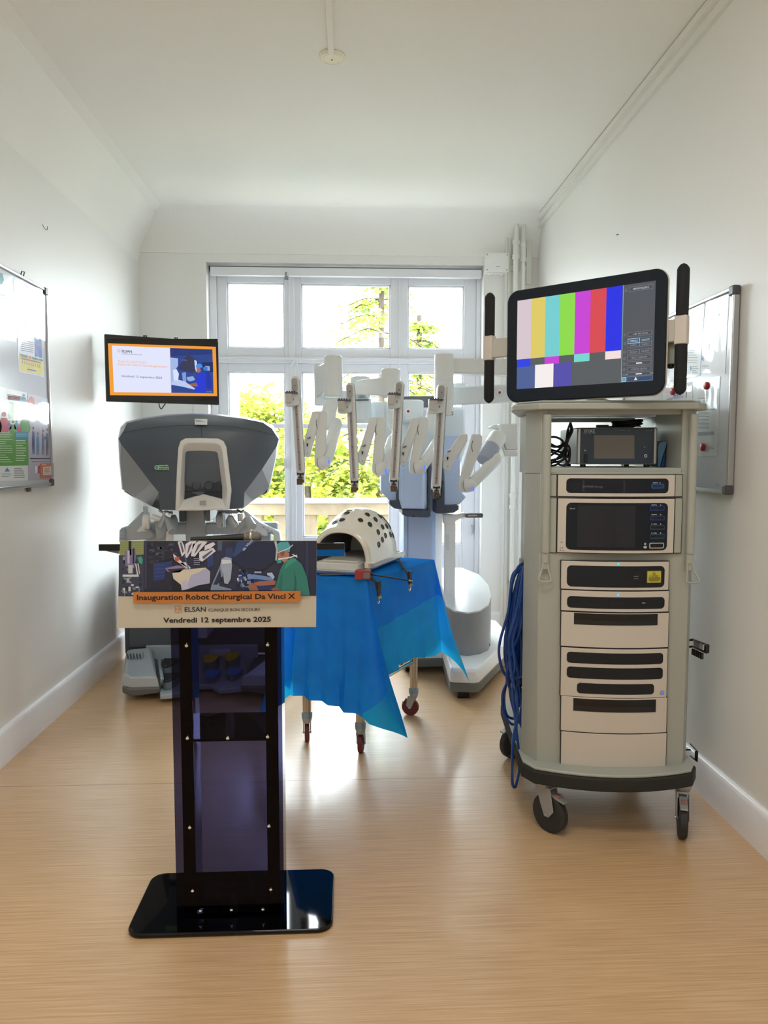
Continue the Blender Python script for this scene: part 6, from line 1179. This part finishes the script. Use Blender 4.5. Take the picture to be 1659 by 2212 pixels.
m = MB(); prism_px(m, [(1015, -250), (1015, 715), (1140, 712), (1230, 700), (1320, 600), (1240, 500), (1240, -250)], 4.66, .24, RB, Q3); m.build('carriage_wing', rb, bevel=.006)
m = MB(); prism_px(m, [(905, 825), (1000, 828), (1150, 815), (1220, 770), (1220, 712), (1015, 715), (1015, 380), (985, 420), (970, 600), (905, 640)], 4.64, .26, RD_, Q3); m.build('wing_trim', rb, bevel=.004)
# upper hub, screen, booms
H3 = (740, 750, 4.254)
def hub(nm, pts, Y, d, mt, bev=.008, z=H3): m = MB(); prism_px(m, pts, Y, d, mt, z); return m.build(nm, rb, bevel=bev)
hub('touchscreen_back', [(560, 452), (850, 446), (860, 700), (560, 700)], 5.02, .03, mat('#5c5e62', .4), .006)
hub('hub_housing', [(250, 500), (420, 500), (560, 560), (1135, 545), (1140, 900), (1080, 1100), (560, 1100), (380, 860), (250, 700)], 4.72, .26, RS, .02)
hub('panel_door', [(292, 530), (388, 530), (388, 650), (292, 650)], 4.70, .03, RS, .004)
hub('joint_block', [(545, 490), (575, 478), (735, 482), (748, 500), (745, 650), (600, 690), (560, 680)], 4.60, .15, RS, .015)
def button(px, py, Y): p = W(px, py, Y); m = MB(); m.lathe(p, (0, -1, 0), [(0, .017), (.004, .016), (.005, .009), (.005, .0005)], LGT, 22); m.lathe(p + Vector((0, -.005, 0)), (0, -1, 0), [(0, .0085), (.004, .0075), (.0045, .0005)], mat('#a81e3a', .35), 18); m.build('red_button', rb)
button(881.5, 888.5, 4.60); button(1079, 848, 4.50)
def vcyl(nm, pxl, pxr, py0, py1, Y, mt, parent=None, seams=(), taper=0):
    a = W(pxl, (py0 + py1) / 2, Y); b_ = W(pxr, (py0 + py1) / 2, Y); c = (a + b_) / 2; r_ = (b_.x - a.x) / 2; z1_ = W((pxl + pxr) / 2, py0, Y).z; z0_ = W((pxl + pxr) / 2, py1, Y).z
    pr = [(0, r_ - .006 - taper), (.006, r_ - taper)]
    for s_ in sorted(seams): zz = W(c.x and (pxl + pxr) / 2, s_, Y).z - z0_; pr += [(zz - .002, r_), (zz - .0015, r_ - .002), (zz + .0015, r_ - .002), (zz + .002, r_)]
    pr = [pr[0], pr[1]] + sorted(pr[2:], key=lambda q: q[0]) + [(z1_ - z0_ - .006, r_), (z1_ - z0_ - .001, r_ - .005), (z1_ - z0_, r_ - .012)]
    m = MB(); m.lathe((c.x, Y, z0_), (0, 0, 1), pr, mt, 36); return m.build(nm, parent or rb)
vcyl('boom_joint', 757, 800, 814, 862, 4.66, RS); vcyl('boom_joint', 765, 802, 860, 914, 4.62, RS, None, (864, 907)); 
m = MB(); prism_px(m, [(120, 480), (240, 480), (240, 490), (120, 490)], 4.56, .02, RD_, H3); m.build('boom_seam', rb)
m = MB(); m.hull([W(768, 822, 4.55), W(828, 815, 4.42), W(828, 856, 4.42), (W(768, 853, 4.55))], [W(768, 822, 4.68), W(828, 815, 4.50), W(828, 856, 4.50), W(768, 853, 4.68)], RW); m.build('boom', rb, bevel=.01)
m = MB(); prism_px(m, [(978, 773), (1180, 776), (1180, 812), (978, 806)], 4.40, .10, RW); m.build('boom', rb, bevel=.008)
m = MB(); m.hull([W(972, 836, 4.52), W(1100, 830, 4.50), W(1180, 836, 4.50), W(1180, 868, 4.50), W(1095, 870, 4.50), W(972, 876, 4.52)], [W(972, 836, 4.64), W(1100, 830, 4.62), W(1180, 836, 4.62), W(1180, 868, 4.62), W(1095, 870, 4.62), W(972, 876, 4.64)], RS); m.build('boom', rb, bevel=.01)
vcyl('boom_joint', 978, 1010, 828, 842, 4.66, RS); vcyl('boom_joint', 1150, 1186, 790, 985, 4.56, RS, None, (835,))
m = MB(); m.box(W(679, 800, 4.6).x, W(700, 800, 4.6).x, 4.56, 4.64, W(690, 876, 4.6).z, W(690, 786, 4.6).z, RS); m.hull([W(684, 792, 4.56), W(704, 782, 4.42), W(704, 842, 4.42), W(684, 860, 4.56)], [W(684, 792, 4.62), W(704, 782, 4.46), W(704, 842, 4.46), W(684, 860, 4.62)], RW); m.build('boom', rb, bevel=.012)
m = MB(); m.hull([W(686, 830, 4.62), W(770, 850, 4.72), W(770, 880, 4.72), W(686, 872, 4.62)], [W(686, 830, 4.68), W(770, 850, 4.8), W(770, 880, 4.8), W(686, 872, 4.68)], RS); 
m.build('boom', rb, bevel=.008)
# the four arms
def plank(m, a, b_, ra, rb_, th, mt, k=8):
    """flat round-ended link between two points in the picture-facing plane, th thick along y"""
    a = Vector(a); b_ = Vector(b_); d = Vector((b_.x - a.x, 0, b_.z - a.z)).normalized(); s_ = Vector((-d.z, 0, d.x)); pts = []
    for i in range(k + 1): t_ = pi * i / k; pts.append(a + s_ * ra * cos(t_) - d * ra * sin(t_))
    for i in range(k + 1): t_ = pi * i / k; pts.append(b_ - s_ * rb_ * cos(t_) + d * rb_ * sin(t_))
    m.prism(pts, (0, th, 0), mt)
def arm(lab, num, st, sb, w, car, l1a, l1b, l2a, l2b, bal, led_, l3b, sh, cyl_, YA=4.05, tilt=0.0, notch=True):
    pxs = FPX / YA; m = MB()   # metres per pixel = YA / FPX
    u = YA / FPX
    (ax1, ay1), (bx1, by1), (ax2, ay2), (bx2, by2) = l1a, l1b, l2a, l2b; ay1 -= 11; ay2 -= 11
    prism_px(m, [(ax1 - 9, ay1), (ax1 + 7, ay1 - 1), (ax1 + 7, ay1 + 16), (bx1 + 9, by1 - 8), (bx1 + 6, by1 + 2), (bx1, by1 + 4), (bx1 - 7, by1 - 2), (bx1 - 9, by1 - 20)], YA + .06, .035, RW)
    prism_px(m, [(ax2 - 7, ay2 - 1), (ax2 + 9, ay2 - 2), (ax2 + 14, ay2 + 4), (ax2 + 14, ay2 + 22), (bx2 + 14, by2 - 24), (bx2 + 9, by2 - 14), (bx2 + 9, by2 + 10), (bx2 - 4, by2 + 10), (bx2 - 10, by2 + 5), (bx2 - 11, by2 - 8)], YA + .072, .04, RW)
    o = m.build('robot_arm', rb, bevel=.006); o['label'] = lab
    m = MB(); a = W(l2a[0] - 7, l2a[1] + 2, YA + .062); m.tube(smooth_path([a, W(l2a[0] - 9, l2a[1] + 14, YA + .06), W(l2a[0] - 7, l2a[1] + 26, YA + .062)]), .0016, ink('#3c3c3e')); m.build('link_seam', o)
    m = MB(); c = W(*bal, YA + .075); r_ = 14.5 * u; ax = Vector((1, -.45, .12)); m.lathe(c - ax.normalized() * r_ * .8, ax, [(0, r_ * .9), (r_ * .08, r_ * 1.02), (r_ * .3, r_ * 1.08), (r_ * 1.0, r_ * 1.0), (r_ * 1.4, r_ * .72), (r_ * 1.6, r_ * .4), (r_ * 1.68, .001)], RW, 28); m.build('elbow_joint', o)
    m = MB(); m.lathe(c - ax.normalized() * r_ * .82, ax, [(0, r_ * .95), (.004, r_ * .95), (.005, r_ * .6)], ink('#4a4744'), 28); m.build('joint_ring', o)
    m = MB(); p = W(*led_, YA + .075 - r_ * .95); m.prism([(q.x + p.x, p.y, q.z + p.z) for q in rrect(-.0032, .0032, -.011, .011, .003)], (0, .012, 0), glow('#3d6dff', 1.5)); m.build('status_light', o)
    m = MB(); b3 = W(*l3b, YA + .20); c2 = W(bal[0] + 4, bal[1] - 4, YA + .10); rr_ = 12.5 * u; d = (b3 - c2).normalized(); m.lathe(c2, d, [(-rr_ * .6, rr_ * .6), (0, rr_), ((b3 - c2).length, rr_ * 1.12), ((b3 - c2).length + rr_ * .7, rr_ * .85), ((b3 - c2).length + rr_ * 1.1, rr_ * .3), ((b3 - c2).length + rr_ * 1.12, .001)], RW, 24); m.build('upper_link', o)
    if sh:
        (ax_, ay_), (bx_, by_), rs_ = sh; m = MB(); a = W(ax_, ay_, YA + .32); b2 = W(bx_, by_, YA + .24); r2 = rs_ * u * 1.05; d = (b2 - a); m.lathe(a, d, [(-r2 * .5, r2 * .6), (-r2 * .25, r2 * .9), (0, r2), (d.length * .5, r2 * 1.02), (d.length * .52, r2 * .98), (d.length * .54, r2 * 1.02), (d.length, r2 * .98), (d.length + r2 * .5, r2 * .75), (d.length + r2 * .75, r2 * .3), (d.length + r2 * .76, .001)], RW, 30); m.build('shoulder', o)
    if cyl_: vcyl('setup_joint', *cyl_[:4], YA + .36, RW, o, cyl_[4])
    # spar
    T = W(*st, YA); B = W(*sb, YA); d = (B - T); d.y = 0; L = d.length; dz = d.normalized(); sx_ = Vector((dz.z * -1, 0, dz.x)); sx_ = sx_ if sx_.x > 0 else -sx_; hw = w * u / 2
    MS = Matrix(((sx_.x, 0, -dz.x, T.x), (0, 1, 0, YA), (sx_.z, 0, -dz.z, T.z), (0, 0, 0, 1)))
    m = MB(MS); pts = [Vector((hw * cos(t_), 0, hw * sin(t_) - hw)) for t_ in [pi * i / 12 for i in range(13)]] + [Vector((-hw, 0, -L + .05)), Vector((-hw + .004, 0, -L + .035)), Vector((hw - .004, 0, -L + .035)), Vector((hw, 0, -L + .06))]
    m.prism(pts, (0, .065, 0), RW); sp = m.build('instrument_spar', o, bevel=.003)
    m = MB(MS); m.prism([Vector((q.x, -.002, q.z)) for q in rrect(-hw * .86, hw * .42, -L + .06, -.075, .004)], (0, .004, 0), RC); m.prism([Vector((q.x, -.004, q.z)) for q in rrect(-hw * .42, hw * .12, -L + .068, -.085, .003)], (0, .004, 0), mat('#8f8b90', .4, .2))
    for i in range(6): zz = -.14 - i * (L - .24) / 5; m.cyl((-hw * .15, -.0045, zz), (-hw * .15, -.0065, zz), .0022, .0022, BK, 8)
    m.build('rail_channel', sp)
    m = MB(MS); m.prism([Vector((q.x, -.003, q.z)) for q in rrect(-hw * .8, hw * .5, -.085, -.012, hw * .6)], (0, .004, 0), mat('#aaa9a6', .4)); m.cyl((-hw * .1, -.002, -.05), (-hw * .1, -.005, -.05), .0025, .0025, BK, 8); m.build('spar_cap', sp)
    m = MB(MS); m.prism([Vector((hw + .0005, 0, -.02)), Vector((hw + .0005, .004, -.02)), Vector((hw + .0005, .004, -L + .07)), Vector((hw + .0005, 0, -L + .07))], sx_ * 0 + Vector((.0018, 0, 0)), ink('#5c5d60')); m.build('edge_line', sp)
    # carriage
    x0, y0, x1, y1 = car; m = MB(); a = W(x0, y1, YA - .05); b_ = W(x1, y0, YA - .05); xm_ = a.x + (b_.x - a.x) * .52
    m.prism([(a.x, YA - .045, a.z + .012), (a.x + .006, YA - .055, a.z), (xm_, YA - .06, a.z - .002), (b_.x - .004, YA - .02, a.z + .008), (b_.x, YA - .01, a.z + .014), (b_.x, YA - .01, b_.z), (xm_, YA - .06, b_.z - .004), (a.x, YA - .045, b_.z - .002)], (0, .055, 0), RW); cg = m.build('instrument_carriage', sp, bevel=.004)
    m = MB(); m.prism([(a.x + .002, YA - .056, b_.z - .050), (xm_ - .002, YA - .0625, b_.z - .052), (xm_ - .002, YA - .0625, b_.z - .004), (a.x + .002, YA - .056, b_.z - .003)], (0, .004, 0), mat('#c4bfba', .4)); m.box(a.x, b_.x - .006, YA - .058, YA + .0, b_.z - .003, b_.z + .005, mat('#55565a', .4, .5))
    for i in range(4): m.cyl((a.x + .010 + i * .013, YA - .045, b_.z + .004), (a.x + .010 + i * .013, YA - .045, b_.z + .011), .0045, .004, mat('#3d3d40', .3, .6), 10)
    m.build('drive_plate', cg)
    m = MB(); m.text(num, (b_.x - .030, YA - .0365, a.z + .030), (1, .0, 0), (0, 0, 1), ink('#55565a'), h=.014, bold=.02); m.build('arm_number', cg, smooth=False)
    # cannula clamp
    E = T + dz * (L - .035); m = MB(); E.y = YA - .012; m.hull([E + Vector((-.017, 0, .006)), E + Vector((.021, 0, .010)), E + Vector((.021, 0, -.034)), E + Vector((-.012, 0, -.034))], [E + Vector((-.017, .05, .006)), E + Vector((.021, .05, .010)), E + Vector((.021, .05, -.030)), E + Vector((-.012, .05, -.030))], RW); cc_ = m.build('clamp_housing', sp, bevel=.004)
    m = MB(); q = E + Vector((-.004, -.012, -.026)); 
    for a4 in ((-.017, .015, .010, .016), (-.017, .015, -.018, -.012), (-.017, -.011, -.012, .010), (.009, .015, -.012, .010)): m.box(q.x + a4[0], q.x + a4[1], q.y - .006, q.y + .012, q.z + a4[2], q.z + a4[3], mat('#6a5f55', .3, .8))
    m.box(q.x - .011, q.x + .009, q.y + .006, q.y + .010, q.z - .012, q.z + .010, mat('#7c5f3e', .35, .6)); m.box(q.x + .015, q.x + .021, q.y, q.y + .01, q.z - .008, q.z + .008, mat('#55504a', .4, .5)); m.build('clamp_jaw', cc_, bevel=.001)
    m = MB(); q2 = E + Vector((-.002, -.010, .010)); m.prism([q2 + Vector((x, 0, z)) for x, z in ((-.019, .012), (-.008, .008), (.008, .008), (.019, .012), (.019, -.001), (.008, .001), (.004, -.002), (.004, -.010), (.014, -.012), (.014, -.016), (-.014, -.016), (-.014, -.012), (-.004, -.010), (-.004, -.002), (-.008, .001), (-.019, -.001))], (0, .012, 0), mat('#17181a', .4)); m.build('clamp_lever', cc_)
    m = MB(); p = W(l1b[0] + 2, l1b[1] - 38, YA + .045)
    for dx, dz_ in ((0, 0), (.007, .002), (.012, .005)): m.box(p.x + dx - .0025, p.x + dx + .0025, p.y, p.y + .01, p.z + dz_ - .002, p.z + dz_ + .003, BK)
    m.prism([W(l1b[0] - 1, l1b[1] - 27, YA + .046), W(l1b[0] + 3, l1b[1] - 27, YA + .046), W(l1b[0] + 1.5, l1b[1] - 20, YA + .046), W(l1b[0] + 0, l1b[1] - 20, YA + .046)], (0, .005, 0), BK); m.cyl(W(l1b[0] + 1, l1b[1] - 6, YA + .051), W(l1b[0] + 1, l1b[1] - 6, YA + .046), .003, .003, ink('#8a8a88'), 10); m.build('link_catch', o)
    return o
arm('leftmost robot arm', '1', (637, 812), (651, 1043), 19, (616, 849, 645, 877), (683, 900), (663, 985), (692, 900), (690, 1000), (702, 999), (711, 998), (726, 915), ((714, 874), (706, 916), 16), (700, 740, 769, 858, (825,)))
arm('second robot arm from the left', '2', (756, 826), (767, 1060), 19, (729, 865, 760, 893), (808, 913), (782, 1002), (820, 913), (815, 1016), (826, 1012), (834, 1018), (850, 950), ((850, 868), (852, 920), 14), (823, 865, 797, 858, (855,)))
arm('third robot arm from the left', '3', (864, 822), (850, 1058), 19, (838, 852, 868, 882), (899, 913), (870, 1004), (911, 913), (895, 1014), (909, 1009), (918, 1010), (948, 952), ((936, 880), (925, 925), 12), (938, 980, 765, 898, (824,)))
o4 = arm('rightmost robot arm', '4', (956, 828), (942, 1072), 20, (927, 864, 960, 893), (1003, 949), (966, 1014), (1028, 950), (1002, 1054), (1016, 1048), (1023, 1057), (1072, 992), None, None)
m = MB(); a = W(1075, 945, 4.35); b_ = W(1047, 990, 4.25); d = b_ - a; r2 = .052; m.lathe(a, d, [(-r2 * .6, r2 * .5), (-r2 * .3, r2 * .9), (0, r2), (d.length * .45, r2), (d.length * .46, r2 * .97), (d.length * .48, r2)], RW, 30); m.lathe(a + d * .48, d, [(0, r2 * .99), (d.length * .5, r2 * .96), (d.length * .62, r2 * .8), (d.length * .68, r2 * .4), (d.length * .69, .001)], mat('#a9b0c2', .4), 30); m.build('shoulder', o4)
m = MB(); prism_px(m, [(1443, 705), (1610, 702), (1612, 945), (1500, 945)], 4.40, .12, RW, H3); prism_px(m, [(1500, 948), (1612, 948), (1612, 1005), (1490, 1008), (1440, 850), (1455, 830)], 4.38, .12, RW, H3); prism_px(m, [(1365, 722), (1450, 706), (1450, 760), (1372, 745)], 4.48, .1, RS, H3); m.build('arm_bracket', o4, bevel=.006)
m = MB()
for yy in (765, 885): p = W(740 + 1540 / 4.254, 750 + yy / 4.254, 4.395); m.lathe(p, (0, -1, 0), [(0, .005), (.002, .004), (.0025, .0005)], LGT, 12)
m.build('bracket_screw', o4)
m = MB(); p = W(960 + 12, 898, 4.385); m.text('2', W(975, 896, 4.338), (1, 0, 0), (0, 0, 1), ink('#55565a'), h=.018, bold=.02); m.build('joint_number', rb, smooth=False)
